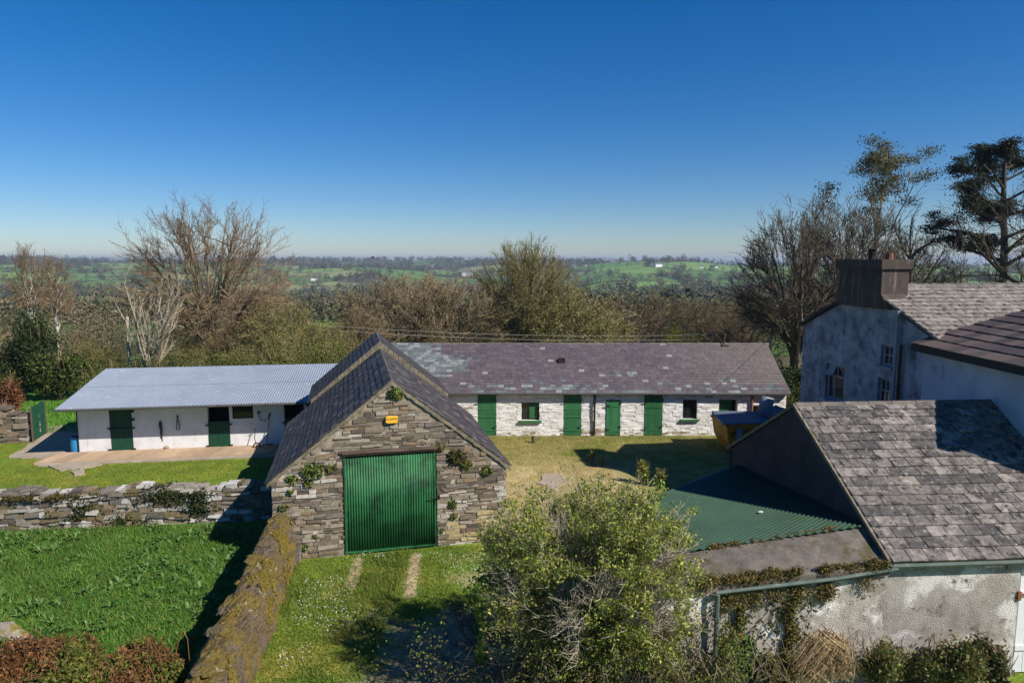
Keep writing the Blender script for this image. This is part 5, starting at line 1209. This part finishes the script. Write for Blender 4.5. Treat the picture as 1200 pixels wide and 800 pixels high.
for i, (px, Y, zt, r, lab) in enumerate(hl): shrub('hedge_shrub', lab, 'shrub', px, Y, zt-.25, r, 4800, (HDG if i < 6 else EVG), 40+i, grp='hedge shrubs behind the stables', tw='brown')
shrub('rust_shrub', 'rusty brown shrub overhanging the rubble wall at the left edge', 'shrub', -6, 30.9, 3.1, 1.2, 4200, [hexc(120, 72, 44), hexc(98, 62, 40), hexc(136, 92, 56)], 60, sz=.06, mt='dry')
shrub('ivy_hedge', 'dark ivy hedge with yellowish top joining the stable end to the farmhouse', 'hedge', 928, 32.0, 2.1, 1.05, 6500, EVG+[hexc(120, 116, 50)], 61, sz=.06)
shrub('ivy_hedge', 'dark foliage behind the hedge at the farmhouse corner', 'hedge', 915, 36.0, 2.6, 1.7, 6000, EVG, 62, sz=.08)
shrub('wall_top_growth', 'brown weeds capping the left rubble wall', 'weeds', 0, 29.6, 2.0, .55, 1000, [hexc(150, 112, 70), hexc(128, 104, 60)], 63, sz=.04, x=-22.7, mt='dry')
shrub('rusty_weeds', 'rusty dry weeds behind the far edge of the green sheet roof', 'weeds', 798, 19.4, .9, 1.1, 2600, RST, 64, sz=.05, mt='dry', x=4.4)
shrub('evergreen_bush', 'yellowish evergreen bush just above the farmhouse ridge right of the chimney', 'bush', 1078, 40, 8.1, 2.6, 9000, [hexc(96, 96, 42), hexc(76, 82, 38), hexc(58, 66, 32)], 65, sz=.1)

# right-hand trees
BE = lambda s=1.0: P_(5.5*s, .26, [18, 10, 9, 7], [.95, .5, .5, .55], [1.0, .65, .65, .7], [.02, .03, .02, .0, -.02], t0=(.22, .15, .1, .1, .1), rmin=.009, fall=[.45]*6, rr=.48)
tree_thing('dark_beech_tree', 'dark bare beech with sweeping branches left of the farmhouse gable', 'tree', 928, 37, 201, ((3.7, 11.4, 5.8, (20, 10, 9, 6)), dict(R=.26, fork=.28, tw=.95, low=-.8, spread=.26)), 'bark_dark', 'dark')
tree_thing('dark_beech_tree', 'dark bare beech standing right behind the farmhouse chimney', 'tree', 985, 41, 202, ((3.6, 12.2, 6.4, (18, 10, 9, 6)), dict(R=.28, fork=.28, tw=.95, low=-.7, spread=.26)), 'bark_dark', 'dark')
tree_thing('bare_tree', 'smaller bare tree filling the gap behind the white trunked tree', 'tree', 1055, 50, 203, BE(.9), 'bark', 'dark', fit=(11.5, 3.4))
# eucalyptus
EUC = [hexc(112, 104, 60), hexc(92, 92, 52), hexc(72, 76, 46), hexc(134, 118, 70)]
x = wx(1033, 47, 8); g = float(gz(x, 47)); t = thing('eucalyptus_tree', 'tall white trunked tree with airy olive leaf clumps rising above the chimney', 'tree', (x, 47, g))
T = Tree(210, P_(9.5, .2, [9, 5, 4], [.62, .45, .45], [.5, .5, .6], [.02, .06, .05, .03], wig=(.05, .12, .15, .2), seg=(7, 5, 4, 3), t0=(.55, .35, .3), tap=(.45, .4, .3, .3), rmin=.012))
T.meshes(M['bark_white'], TW['pale'], t, 1)
rs = np.random.RandomState(5); ends = [b[1][-1] for b in T.br if b[0] in (1, 2)]; zc = sorted(e.z for e in ends)[len(ends)//3]
Cs = []; 
for e in ends:
    if e.z < zc and rs.rand() < .8: continue
    k = 230; q = rs.normal(size=(k, 3))*np.array([.46, .46, .17]); Cs.append(q+np.array(e)+np.array([0, 0, .1]))
Cs = np.concatenate(Cs); leaves('foliage', Cs, .07*rs.uniform(.6, 1.4, len(Cs)), pick(EUC, len(Cs), rs, .3), M['leaf'], t, rs=rs, aspect=2.4)
EUCZ = max(e.z for e in ends); k = (16.0-g)/EUCZ; t.scale = (k*.72, k*.72, k)
# pine
PIN = [hexc(42, 54, 32), hexc(34, 44, 28), hexc(56, 66, 38), hexc(28, 38, 24)]
x = wx(1178, 43, 8); g = float(gz(x, 43)); t = thing('pine_tree', 'dark layered pine near the right edge of the sky', 'tree', (x, 43, g))
T = Tree(221, P_(14, .34, [19, 7, 5], [.3, .4, .4], [1.25, .7, .7], [.0, .06, .08, .05], wig=(.03, .1, .15, .2), seg=(9, 5, 4, 3), t0=(.5, .45, .3), tap=(.35, .4, .3, .3), rmin=.012, fall=[.4]*4))
T.meshes(M['bark_dark'], TW['dark'], t, 1); rs = np.random.RandomState(6); Cs = []
for b in T.br:
    if b[0] >= 1:
        e = b[1][-1]; k = 60; q = rs.normal(size=(k, 3))*np.array([.27, .27, .1]); Cs.append(q+np.array(e)+np.array([0, 0, .05]))
Cs = np.concatenate(Cs); leaves('foliage', Cs, .06*rs.uniform(.6, 1.4, len(Cs)), pick(PIN, len(Cs), rs, .3), M['leaf'], t, rs=rs, aspect=2.6)
t.scale = ((15.0-g)/14.8,)*3
# bare tree reaching in from the right
tree_thing('bare_spreading_tree', 'bare tree at the right edge with long curving branches crossing the sky', 'tree', 1262, 38, 230,
    P_(6.5, .4, [11, 9, 7, 6], [1.35, .5, .5, .5], [.85, .65, .7, .7], [.0, .05, .03, .02, .02], wig=(.06, .2, .22, .22, .2), t0=(.35, .25, .15, .1), rmin=.009, rr=.48, fall=[.2]*6), 'bark_dark', 'dark', fit=(17.0, 8.0), rz=2.1)
tree_thing('bare_tree', 'low pale bare tree under the pine above the farmhouse ridge', 'tree', 1128, 44, 231,
    P_(2.0, .2, [9, 7, 6, 4], [2.6, .5, .5, .5], [.8, .6, .7, .7], [0, .05, .04, .03, .02], rmin=.012, t0=(.1, .2, .1, .1)), 'bark', 'pale', fit=(9.6, 3.2))

# foreground bush
BPAL = [hexc(144, 154, 58), hexc(120, 134, 48), hexc(162, 172, 72), hexc(100, 116, 44), hexc(176, 176, 90), hexc(126, 120, 58)]
FB = thing('leafing_bush', 'big yellow green leafing bush with pale forked stems in the near centre', 'bush', (1.45, 11.75, 0))
T = Dome(301, 2.15, 4.1, 2.25, (22, 10, 8, 4), R=.1, fork=.05, tw=.42, low=-.25, spread=.32, tr=.42)
T.meshes(M['bark_pale'], tuple(c*.85 for c in TW['pale']), FB, 1)
rs = np.random.RandomState(7); C = T.tips((2, 3, 3, 4, 4), 105000, rs, .05)
keep = (rs.rand(len(C)) < sstep(.6, 2.0, C[:, 2])*.85+.15) & (fbm(C[:, 0]*1.9, C[:, 2]*1.9+C[:, 1], 91) > .455)
C = C[keep]; cl = pick(BPAL, len(C), rs, .28)*(.85+.4*fbm(C[:, 0]*1.3+9, C[:, 2]*1.3+C[:, 1], 92))[:, None]
leaves('foliage', C, .027*rs.uniform(.4, 1.6, len(C)), cl, M['leaf'], FB, rs=rs, aspect=1.5)
# bright sapling shoots in the right of the bush
SB = thing('leafy_sapling', 'bright thin sapling leaning right in front of the green sheet roof', 'sapling', (2.15, 11.6, 0))
T = Tree(302, P_(3.5, .03, [12, 6], [.3, .4], [.5, .6], [.02, .08, .05], wig=(.04, .12, .2), seg=(7, 4, 3), t0=(.3, .2), tap=(.3, .3, .3), rmin=.004, dir=(.12, .05, 1)))
T.meshes(M['bark_pale'], TW['pale'], SB, 1); C = T.tips((1, 2), 1700, rs, .07); leaves('foliage', C, .045*rs.uniform(.5, 1.4, len(C)), pick([hexc(150, 166, 70), hexc(128, 146, 58)], len(C), rs), M['leaf'], SB, rs=rs)
for px_, py_, h_, n_, lab in ((694, 541, .42, 260, 'small leafy weed at the left tip of the yard shadow'), (705, 545, .34, 200, 'second small weed just right of the first in the yard'), (752, 566, .9, 700, 'tall thin weed rising behind the leafing bush by the yard shadow'), (775, 570, .7, 500, 'weed beside the lean-to back corner')):
    q = gpt(px_, py_); shrub('yard_weed', lab, 'weed', 0, q[1], h_+.05, h_*.42, n_, LIM+GP, 150+px_, sz=.04, x=q[0])
rg = random.Random(7); tag(slab('pale_patch', ragged([gpt(*q) for q in ((630, 566), (640, 556), (655, 556), (664, 566), (650, 574))], .1, rg, 4), .035, M['path']), 'worn pale hardstanding patch in the yard', None, None, 'structure')
# dead arching branches and brambles
def arcs(mb, n, cx, cy, r0, hgt, L_, rg, col, rad=.01, side=None):
    for i in range(n):
        a = rg.uniform(0, 6.28) if side is None else rg.gauss(side, .7); x0 = cx+rg.uniform(-r0[0], r0[0]); y0 = cy+rg.uniform(-r0[1], r0[1]); l = L_*rg.uniform(.4, 1.2); h = hgt*rg.uniform(.5, 1.1); z0 = rg.uniform(0, .6)*hgt
        pts = []; 
        for k in range(7):
            t = k/6; pts.append((x0+cos(a)*l*t+rg.uniform(-.05, .05), y0+sin(a)*l*t*.6+rg.uniform(-.04, .04), z0+(h-z0)*(1-(2*t-.9)**2*.8)*1.0+rg.uniform(-.04, .04)))
        k = rg.uniform(.6, 1.25); mb.tube(pts, [rad*(1.2-t*.13) for t in range(7)], 4, tuple(c*k for c in col), False)
bt = thing('bramble_thicket', 'tangle of dead bramble stems at the foot of the leafing bush', 'brambles', (0, 0, 0))
m = MB(); rg = random.Random(71)
arcs(m, 130, 2.4, 10.9, (1.9, .6), 1.6, 1.1, rg, hexc(134, 120, 98), .009); arcs(m, 130, 1.2, 11.2, (1.5, .5), 1.8, 1.2, rg, hexc(98, 84, 66), .010); m.build('stems', M['twig'], bt)
rs = np.random.RandomState(72); n = 60000; C = np.stack([rs.normal(1.9, 1.5, n), rs.normal(11.0, .45, n), rs.uniform(.2, 2.0, n)], 1)
ok_ = (fbm(C[:, 0]*1.5, C[:, 2]*1.5, 73) > .44) & (C[:, 1] < 11.9) & (C[:, 0] < 3.9); C = C[ok_]
leaves('foliage', C, .026*rs.uniform(.5, 1.6, len(C)), pick([hexc(104, 104, 52), hexc(124, 112, 66), hexc(84, 92, 44), hexc(120, 132, 56)], len(C), rs), M['leaf'], bt, rs=rs)
db = thing('dead_branch', 'bleached dead branches reaching left over the dark shade below the bush', 'branch', (1.0, 11.2, 1.0)); 
T = Tree(303, P_(.4, .05, [7, 5, 4], [3.4, .4, .45], [.5, .6, .7], [0, .0, .05, .05], wig=(.05, .2, .22, .25), seg=(2, 7, 4, 3), t0=(.05, .3, .2), rmin=.006, dir=(-1, .1, .22), rr=.55)); T.meshes(M['bark_pale'], TW['pale'], db, 1)
tl_ = thing('twiggy_sapling', 'dark leafless twiggy sapling left of the bush before the gravel patch', 'sapling', (-.65, 13.0, 0)); T = Tree(304, P_(.6, .035, [8, 6, 5], [2.6, .45, .5], [.6, .6, .7], [0, .05, .05, .05], rmin=.006, t0=(.1, .2, .1), rr=.55)); T.meshes(M['bark_dark'], TW['dark'], tl_, 1)
m = MB(); rs = np.random.RandomState(75); C = np.stack([rs.normal(0, .045, 700)-.0, rs.normal(0, .05, 700), rs.uniform(.0, 1.5, 700)], 1); C = C[np.argsort(C[:, 2])]; C[:, 0] += .08*np.sin(C[:, 2]*3)+.1*sstep(1.1, 1.5, C[:, 2])
iv = thing('ivy_strand', 'narrow bright ivy strand hanging at the left edge of the bush', 'ivy', (-.62, 11.6, .75)); leaves('foliage', C, .045*rs.uniform(.5, 1.3, 700), pick([hexc(150, 170, 70), hexc(120, 146, 56)], 700, rs), M['leaf'], iv, rs=rs)
m = MB(); m.tube([(0, 0, 0), (.05, 0, .6), (-.02, 0, 1.1), (.1, 0, 1.5)], .006, 5); m.build('stem', M['bark'], iv)
o = leaves('ivy_spray', np.stack([rs.normal(0, .22, 900), rs.normal(0, .15, 900), rs.normal(0, .14, 900)], 1), .05*rs.uniform(.5, 1.3, 900), pick([hexc(140, 166, 60), hexc(110, 140, 52)], 900, rs), M['leaf'], rs=rs); o.location = (-.25, 11.9, 2.15); tag(o, 'bright green ivy spray above the hanging strand', 'ivy')
# plants at the foot of the rendered wall
NET = [hexc(84, 118, 44), hexc(66, 98, 38), hexc(110, 140, 60)]
shrub('nettle_clump', 'bright green leafy clump in front of the rendered wall left of the dry grass', 'weeds', 873, 11.5, 1.5, .42, 2600, NET, 81, sz=.06, x=3.95)
shrub('bramble_clump', 'dark green bramble clump under the middle of the rendered wall', 'brambles', 0, 11.75, 1.2, .6, 3600, [hexc(94, 106, 48), hexc(118, 122, 60), hexc(78, 90, 42), hexc(130, 112, 80)], 82, sz=.035, x=6.9)
shrub('bramble_clump', 'green and brown bramble clump under the right part of the rendered wall', 'brambles', 0, 11.8, 1.25, .75, 4200, [hexc(96, 112, 50), hexc(128, 132, 66), hexc(78, 92, 44), hexc(134, 108, 78)], 83, sz=.035, x=8.0)
shrub('bramble_clump', 'bramble clump reaching up beside the white door', 'brambles', 0, 11.7, 1.3, .5, 2400, [hexc(96, 84, 54), hexc(80, 96, 40), hexc(150, 130, 110)], 84, sz=.05, x=8.8)
shrub('low_weeds', 'olive weeds crowding the foot of the wall by the downpipe', 'weeds', 0, 11.4, 1.1, .6, 2400, [hexc(96, 100, 46), hexc(120, 108, 62), hexc(80, 84, 40)], 85, sz=.045, x=4.7)
m = MB(); rg = random.Random(86)
for i in range(420):
    a = rg.gauss(2.6, .8); l = rg.uniform(.4, 1.0); b0 = (5.9+rg.uniform(-.35, .35), 11.75+rg.uniform(-.12, .15), .6+rg.uniform(-.3, .45)); k = rg.uniform(.7, 1.2)
    m.tube([b0, (b0[0]+cos(a)*l*.45, b0[1]+rg.uniform(-.1, .05), b0[2]+l*.35), (b0[0]+cos(a)*l, b0[1]-.1+rg.uniform(-.1, .1), b0[2]-l*.2+rg.uniform(-.1, .1))], [.009, .008, .004], 3, tuple(c*k for c in hexc(196, 170, 130)), False)
tag(m.build('dry_grass_clump', M['twig']), 'pale straw coloured dry grass clump against the rendered wall', 'grass clump')
# red-brown dead fern in the near left
FR = thing('rusty_fern_bank', 'red brown dying fern bank beside the ruined wall in the near left corner', 'fern', (0, 0, 0)); rs = np.random.RandomState(90)
n = 70000; cx = rs.uniform(-9.2, -5.55, n); cy = rs.uniform(9.2, 11.75, n); top = .8+1.0*fbm(cx*1.8, cy*1.8, 93)+.35*fbm(cx*6, cy*6, 98)*rs.rand(n)-.55*sstep(-6.4, -5.5, cx)-.5*sstep(11, 11.8, cy)
C = np.stack([cx, cy, top*(1-rs.rand(n)**2*.7)], 1); mixk = fbm(cx*1.6+3, cy*1.6, 94)[:, None]; c1 = pick([hexc(134, 92, 58), hexc(116, 80, 50), hexc(150, 108, 68), hexc(98, 72, 46)], n, rs); c2 = pick([hexc(104, 112, 44), hexc(84, 96, 40), hexc(126, 122, 56)], n, rs)
kk = (C[:, 2] > top-.35)
leaves('fronds', C, .03*rs.uniform(.5, 1.5, n), np.where(mixk+.2*(rs.rand(n, 1)-.5) > .57, c1, c2), M['leaf'], FR, rs=rs, aspect=2.2)
m = MB(); rg = random.Random(91); arcs(m, 130, -7.3, 10.5, (1.5, .9), 1.5, .7, rg, hexc(130, 92, 62), .009); m.build('stems', M['twig'], FR)
# ivy on the garden wall
rs = np.random.RandomState(95)
for (x0, w, z, h, n, pal, lab) in ((9.3, .9, 1.0, .4, 2600, [hexc(66, 72, 40), hexc(84, 88, 48)], 'dark creeping ivy capping the middle of the garden wall'), (12.0-2.0, .35, .6, .5, 900, EVG, 'ivy patch hanging at mid wall right of the capping ivy'), (5.4, 1.3, 1.02, .14, 1500, [hexc(76, 78, 44), hexc(116, 96, 52)], 'thin creeper along the left top of the garden wall'), (6.6, .8, .55, .5, 900, EVG+BP, 'scattered ivy across the left face of the garden wall'), (8.0, .5, .2, .25, 500, HDG, 'low leaves at the foot of the garden wall')):
    C = rs.normal(size=(n, 3))*.5; C[:, 0] = C[:, 0]*w+x0; C[:, 2] = C[:, 2]*h*.8+z; C[:, 1] = -.04-abs(C[:, 1])*.12+(C[:, 2] > 1.05)*.25*rs.rand(n)
    C = C[(C[:, 2] > 0) & (C[:, 2] < 1.3) & (fbm(C[:, 0]*2.5, C[:, 2]*2.5, 96) > .4)]
    o = leaves('wall_ivy', C, .045*rs.uniform(.5, 1.3, len(C)), pick(pal, len(C), rs), M['leaf'], rs=rs); o.location = gw.location; o.rotation_euler = gw.rotation_euler; tag(o, lab, 'ivy')

# ------------------------------------------------------------------ grass
def blades(name, x, y, h, w, pal, rs, label, lean=.5, tone=None):
    n = len(x); z = gz(x, y); a = rs.uniform(0, 2*pi, n); hh = h*rs.uniform(.5, 1.4, n); ww = w*rs.uniform(.6, 1.3, n)
    lx = rs.normal(0, lean, n)*hh; ly = rs.normal(0, lean, n)*hh
    p0 = np.stack([x-np.cos(a)*ww, y-np.sin(a)*ww, z-.01], 1); p1 = np.stack([x+np.cos(a)*ww, y+np.sin(a)*ww, z-.01], 1); p2 = np.stack([x+lx, y+ly, z+hh], 1)
    c = pick(pal, n, rs, .25)
    if tone is not None: c = c*tone[:, None]
    o = arrmesh(name, np.stack([p0, p1, p2], 1).reshape(-1, 3), n, 3, c, M['leaf']); return tag(o, label, 'grass', None, 'stuff')
rs = np.random.RandomState(120)
n = 80000; x = rs.uniform(-17, -5, n); y = rs.uniform(10.8, 19.9, n); k = (x < div_x(y)-.02) & (y < 18.95+.122*(x+19.5)); x, y = x[k], y[k]
blades('garden_grass', x, y, .11, .012, [hexc(88, 126, 44), hexc(104, 140, 54), hexc(70, 104, 38), hexc(134, 144, 74)], rs, 'lush green grass filling the walled garden plot', .6, .65+.7*fbm(x*.9, y*.9, 121))
nd = 1150; dx = rs.uniform(-17, -5.6, nd*3); dy = rs.uniform(11, 19.7, nd*3); k = (fbm(dx*.6, dy*.6, 122)+rs.uniform(-.12, .12, nd*3) > .46) & (dx < div_x(dy)-.2) & (dy < 18.7+.122*(dx+19.5)); dx, dy = dx[k][:nd], dy[k][:nd]
m = MB(); rg = random.Random(123)
for X, Y in zip(dx, dy):
    z = float(gz(X, Y)); kk = rg.randint(3, 9); s = rg.uniform(.35, 1.0)
    for i in range(kk):
        a = rg.uniform(0, 6.28); l = rg.uniform(.14, .28)*s; w = l*.17; e = rg.uniform(.4, 1.2); c = rg.choice([hexc(92, 128, 54), hexc(106, 142, 68), hexc(78, 112, 46), hexc(118, 146, 84)])
        dxx, dyy = cos(a), sin(a); 
        m.add([(X, Y, z), (X+dxx*l*.5-dyy*w, Y+dyy*l*.5+dxx*w, z+l*e*.7), (X+dxx*l, Y+dyy*l, z+l*e*.75), (X+dxx*l*.5+dyy*w, Y+dyy*l*.5-dxx*w, z+l*e*.7)], [(0, 1, 2, 3)], c)
tag(m.build('dock_leaves', M['leaf']), 'broad dock leaves scattered in the walled garden grass', 'weeds', None, 'stuff')
# front court
n = 90000; x = rs.uniform(-6, 2.4, n); y = rs.uniform(11.5, 18.4, n); g = np.hypot((x+1.3)/2.6, (y-12.6)/3.0); n2 = fbm(x*1.7, y*1.7, 22)
tr = np.minimum(seg_dist(x, y, -4.12, 17.5, -3.95, 15.9), seg_dist(x, y, -2.62, 17.8, -2.45, 15.6)); d2 = np.hypot((x-.1)/2.0, (y-16.6)/1.6)
lim = 18.1+.238*(x+3.25)-.05
k = (x > div_x(y)+.62) & (y < lim) & ((tr+.15*(n2-.5) > .14) | (rs.rand(n) < .25)) & ((g > .75+(n2-.5)*1.3) | (rs.rand(n) < .06)) & ((d2 > .9) | (rs.rand(n) < .35)); x, y = x[k], y[k]
tall = .05+.08*sstep(.5, .7, fbm(x*.8, y*.8, 125))*(x < -2.8)
blades('court_grass', x, y, tall, .010, [hexc(108, 134, 46), hexc(90, 122, 42), hexc(130, 144, 56), hexc(148, 146, 72)], rs, 'patchy grass and weeds in front of the barn door', .6, .7+.6*fbm(x*1.1, y*1.1, 126))
n = 7000; x = rs.uniform(-5.8, .5, n); y = rs.uniform(12, 17.8, n); k = (fbm(x*.9, y*.9, 127) > .53) & (x > div_x(y)+1) & (np.hypot((x+1.3)/2.6, (y-12.6)/3.0) > .9); x, y = x[k][:1500], y[k][:1500]
q = rs.rand(len(x)) < .93; C = np.stack([x, y, gz(x, y)+.09+.05*rs.rand(len(x))], 1)
o = leaves('wild_flowers', C, .026*rs.uniform(.6, 1.3, len(x)), np.where(q[:, None], np.array([[.8, .8, .76]]), np.array([[.8, .62, .05]])), M['leaf'], rs=rs, flat=1.2, aspect=1); tag(o, 'small white and yellow flowers dotted in the court grass', 'flowers', None, 'stuff')
# lawn + yard
n = 90000; x = rs.uniform(-19, 12, n); y = rs.uniform(19.5, 30.6, n); k = ((x < -3.3-.238*(y-18)) & (y > 18.95+.122*(x+19.5)+.5) & (y < 27.61+.152*(x+17.95)-1.75)) | ((x > -.2-.238*(y-18.9)+.1) & (rs.rand(n) > np.clip(1.5*np.exp(-((x-1.9)/3.8)**2-((y-23.6)/3.0)**2), 0, .85)) & (y < 30.5))
x, y = x[k], y[k]
blades('lawn_grass', x, y, .05, .013, [hexc(128, 138, 50), hexc(112, 126, 46), hexc(150, 146, 70), hexc(98, 116, 42), hexc(162, 148, 88)], rs, 'short mown grass of the lawn and yard', .6, .7+.6*fbm(x*.8, y*.8, 128))
n = 16000; x = rs.uniform(-33, -15, n); y = rs.uniform(31, 38, n); k = (x < -18.4) ; x, y = x[k], y[k]
blades('rough_grass', x, y, .16, .025, [hexc(98, 146, 50), hexc(82, 130, 44), hexc(116, 156, 62)], rs, 'bright rough grass beyond the left end of the stable', .5)

# ------------------------------------------------------------------ far hedges and woods
def far_clumps(name, label, N, filt, seed, r0, r1):
    rs = np.random.RandomState(seed); a = rs.uniform(-.78, .78, N); r = r0*(r1/r0)**(rs.rand(N)); x = np.sin(a)*r; y = np.cos(a)*r
    idx, e = vor(x, y); k = filt(idx, e, r, rs, x, y); x, y, r = x[k], y[k], r[k]; z = gz(x, y); n = len(x)
    rad = rs.uniform(1.8, 4.2, n)*(1+r/2600)*np.clip(r/110, .45, 1); hgt = rad*rs.uniform(.9, 1.5, n)
    per = 80 if 'scrub' not in name else 800; u = rs.normal(size=(n, per, 3)); u /= np.linalg.norm(u, axis=2)[:, :, None]; u *= (rs.rand(n, per, 1)**.35)
    C = u*np.stack([rad, rad, hgt], 1)[:, None, :]+np.stack([x, y, z+hgt*.75], 1)[:, None, :]
    pal = np.array([hexc(112, 100, 76), hexc(100, 92, 68), hexc(92, 92, 58), hexc(126, 114, 90), hexc(78, 84, 50), hexc(66, 72, 46), hexc(106, 112, 62)])
    base = pal[rs.randint(0, len(pal), n)]; col = np.repeat(base, per, 0)*rs.uniform(.7, 1.3, (n*per, 1))
    sz = np.repeat(rad*(.27 if per < 100 else .055), per)*rs.uniform(.6, 1.3, n*per)
    o = leaves(name, C.reshape(-1, 3), sz, col, M['dry'], rs=rs, aspect=1.3); print(name, n); return tag(o, label, 'trees', None, 'stuff')
far_clumps('far_hedgerows', 'bare hedgerows dividing the far valley fields', 52000, lambda idx, e, r, rs, x, y: (e < 1.6+r*.0016) & (r > 190), 5, 190, 2600)
far_clumps('far_woods', 'brown leafless woods covering parts of the far valley', 26000, lambda idx, e, r, rs, x, y: cell_wood[idx] & (r > 210), 6, 210, 2700)
far_clumps('valley_scrub', 'brown and olive scrub in the dip just beyond the tree belt', 1000, lambda idx, e, r, rs, x, y: ((fbm(x/30, y/30, 66) > np.where(x < -18, .68, .55)) | (e < 2)) & (r < 210), 7, 66, 210)

def hit(px, py):
    a = (px-600)/F; b = (400-py)/F; r = (a, cos(PITCH)+b*sin(PITCH), -sin(PITCH)+b*cos(PITCH)); t = 150.0
    while t < 4500:
        if H+r[2]*t < float(gz(r[0]*t, r[1]*t))+.0: return (r[0]*t, r[1]*t, float(gz(r[0]*t, r[1]*t)))
        t *= 1.012
    t = 1300.0; return (r[0]*t, r[1]*t, float(gz(r[0]*t, r[1]*t)))
M['tiny_white'] = mat('far_white_wall', (.78, .78, .76), None, 1, .8, 0)
M['tiny_roof'] = mat('far_roof', hexc(104, 106, 112), None, 1, .8, 0)
for (px, py, wpx, lab) in ((548, 322, 13, 'long low white farmhouse left of the round tree top'), (504, 311, 7, 'small white house on the skyline above the reddish mound'), (672, 311, 6, 'white house on the ridge just right of the round tree'), (685, 310, 4, 'tiny white house right next to the ridge house by the round tree'), (771, 311, 9, 'wide pale house on the ridge above the green fields'), (790, 311, 5, 'small white house right of the wide ridge house'), (838, 312, 6, 'white house on the ridge beside the dark beech'), (822, 312, 5, 'small white house between the ridge houses near the beech'), (368, 327, 7, 'pale house among trees right of the tall bare ash')):
    p = hit(px, py+2); d = p[1]; w = wpx*d/F; t = thing('far_house', lab, 'house', (p[0], p[1], p[2]-1), rnd.uniform(-.4, .4)); dd_ = w*.5; hh = min(w*.3, 6)+1.5
    m = MB(); m.box(-w/2, w/2, -dd_/2, dd_/2, 0, hh); m.build('wall', M['tiny_white'], t)
    m = MB(); rh = dd_*.35; m.add([(-w/2-.3, -dd_/2-.3, hh), (w/2+.3, -dd_/2-.3, hh), (w/2+.3, 0, hh+rh), (-w/2-.3, 0, hh+rh), (-w/2-.3, dd_/2+.3, hh), (w/2+.3, dd_/2+.3, hh)], [(0, 1, 2, 3), (3, 2, 5, 4), (0, 3, 4), (1, 5, 2)]); m.build('roof', M['tiny_roof'], t)

# =================================================================== CAMERA, LIGHT, AIR
cam = bpy.data.cameras.new('camera'); cam.lens = 24; cam.sensor_width = 36; cam.clip_end = 20000; cam.clip_start = .1
co = bpy.data.objects.new('camera', cam); COL.objects.link(co); co.location = (0, 0, H); co.rotation_euler = (pi/2-PITCH, 0, 0); SC.camera = co
w = bpy.data.worlds.new('World'); SC.world = w; w.use_nodes = True
nt = w.node_tree; bg = nt.nodes['Background']; sky = nt.nodes.new('ShaderNodeTexSky'); sky.sky_type = 'NISHITA'; sky.sun_disc = False
el = math.atan(1/math.hypot(KX, KY)); az = atan2(KX, -KY)      # sun stands towards (+KX, -KY)
sky.sun_elevation = el; sky.sun_rotation = az; sky.air_density = 1.0; sky.dust_density = .0; sky.ozone_density = 6.0; sky.altitude = 100
hs = nt.nodes.new('ShaderNodeHueSaturation'); hs.inputs['Saturation'].default_value = 1.32
nt.links.new(sky.outputs[0], hs.inputs['Color']); tn = nt.nodes.new('ShaderNodeMix'); tn.data_type = 'RGBA'; tn.blend_type = 'MULTIPLY'; tn.inputs[0].default_value = 1; tn.inputs[7].default_value = (.9, .93, 1.07, 1); nt.links.new(hs.outputs[0], tn.inputs[6]); nt.links.new(tn.outputs[2], bg.inputs['Color']); bg.inputs['Strength'].default_value = .066
sl_ = bpy.data.lights.new('sun', 'SUN'); sl_.energy = 4.8; sl_.angle = radians(.53); sl_.color = (1, .945, .86)
so = bpy.data.objects.new('sun', sl_); COL.objects.link(so); so.rotation_euler = Vector((KX, -KY, 1)).to_track_quat('Z', 'Y').to_euler(); so.location = (20, -20, 40)
HAZE = True
if HAZE:
    m = MB(); m.box(-5200, 5200, -60, 7300, -90, 34)
    o = m.build('haze', M['wire']); hm = bpy.data.materials.new('haze'); hm.use_nodes = True; n_ = hm.node_tree; n_.nodes.remove(n_.nodes['Principled BSDF'])
    pv = n_.nodes.new('ShaderNodeVolumePrincipled'); pv.inputs['Color'].default_value = (.6, .76, 1, 1); pv.inputs['Density'].default_value = .0002; pv.inputs['Anisotropy'].default_value = .2
    n_.links.new(pv.outputs[0], n_.nodes['Material Output'].inputs['Volume']); o.data.materials.clear(); o.data.materials.append(hm); tag(o, 'thin blue spring haze over the valley', None, None, 'stuff')
SC.view_settings.view_transform = 'Standard'; SC.view_settings.look = 'None'; SC.view_settings.exposure = 0.45; SC.view_settings.gamma = 1
SC.render.engine = 'CYCLES'
SC.render.resolution_x = 1024; SC.render.resolution_y = 682
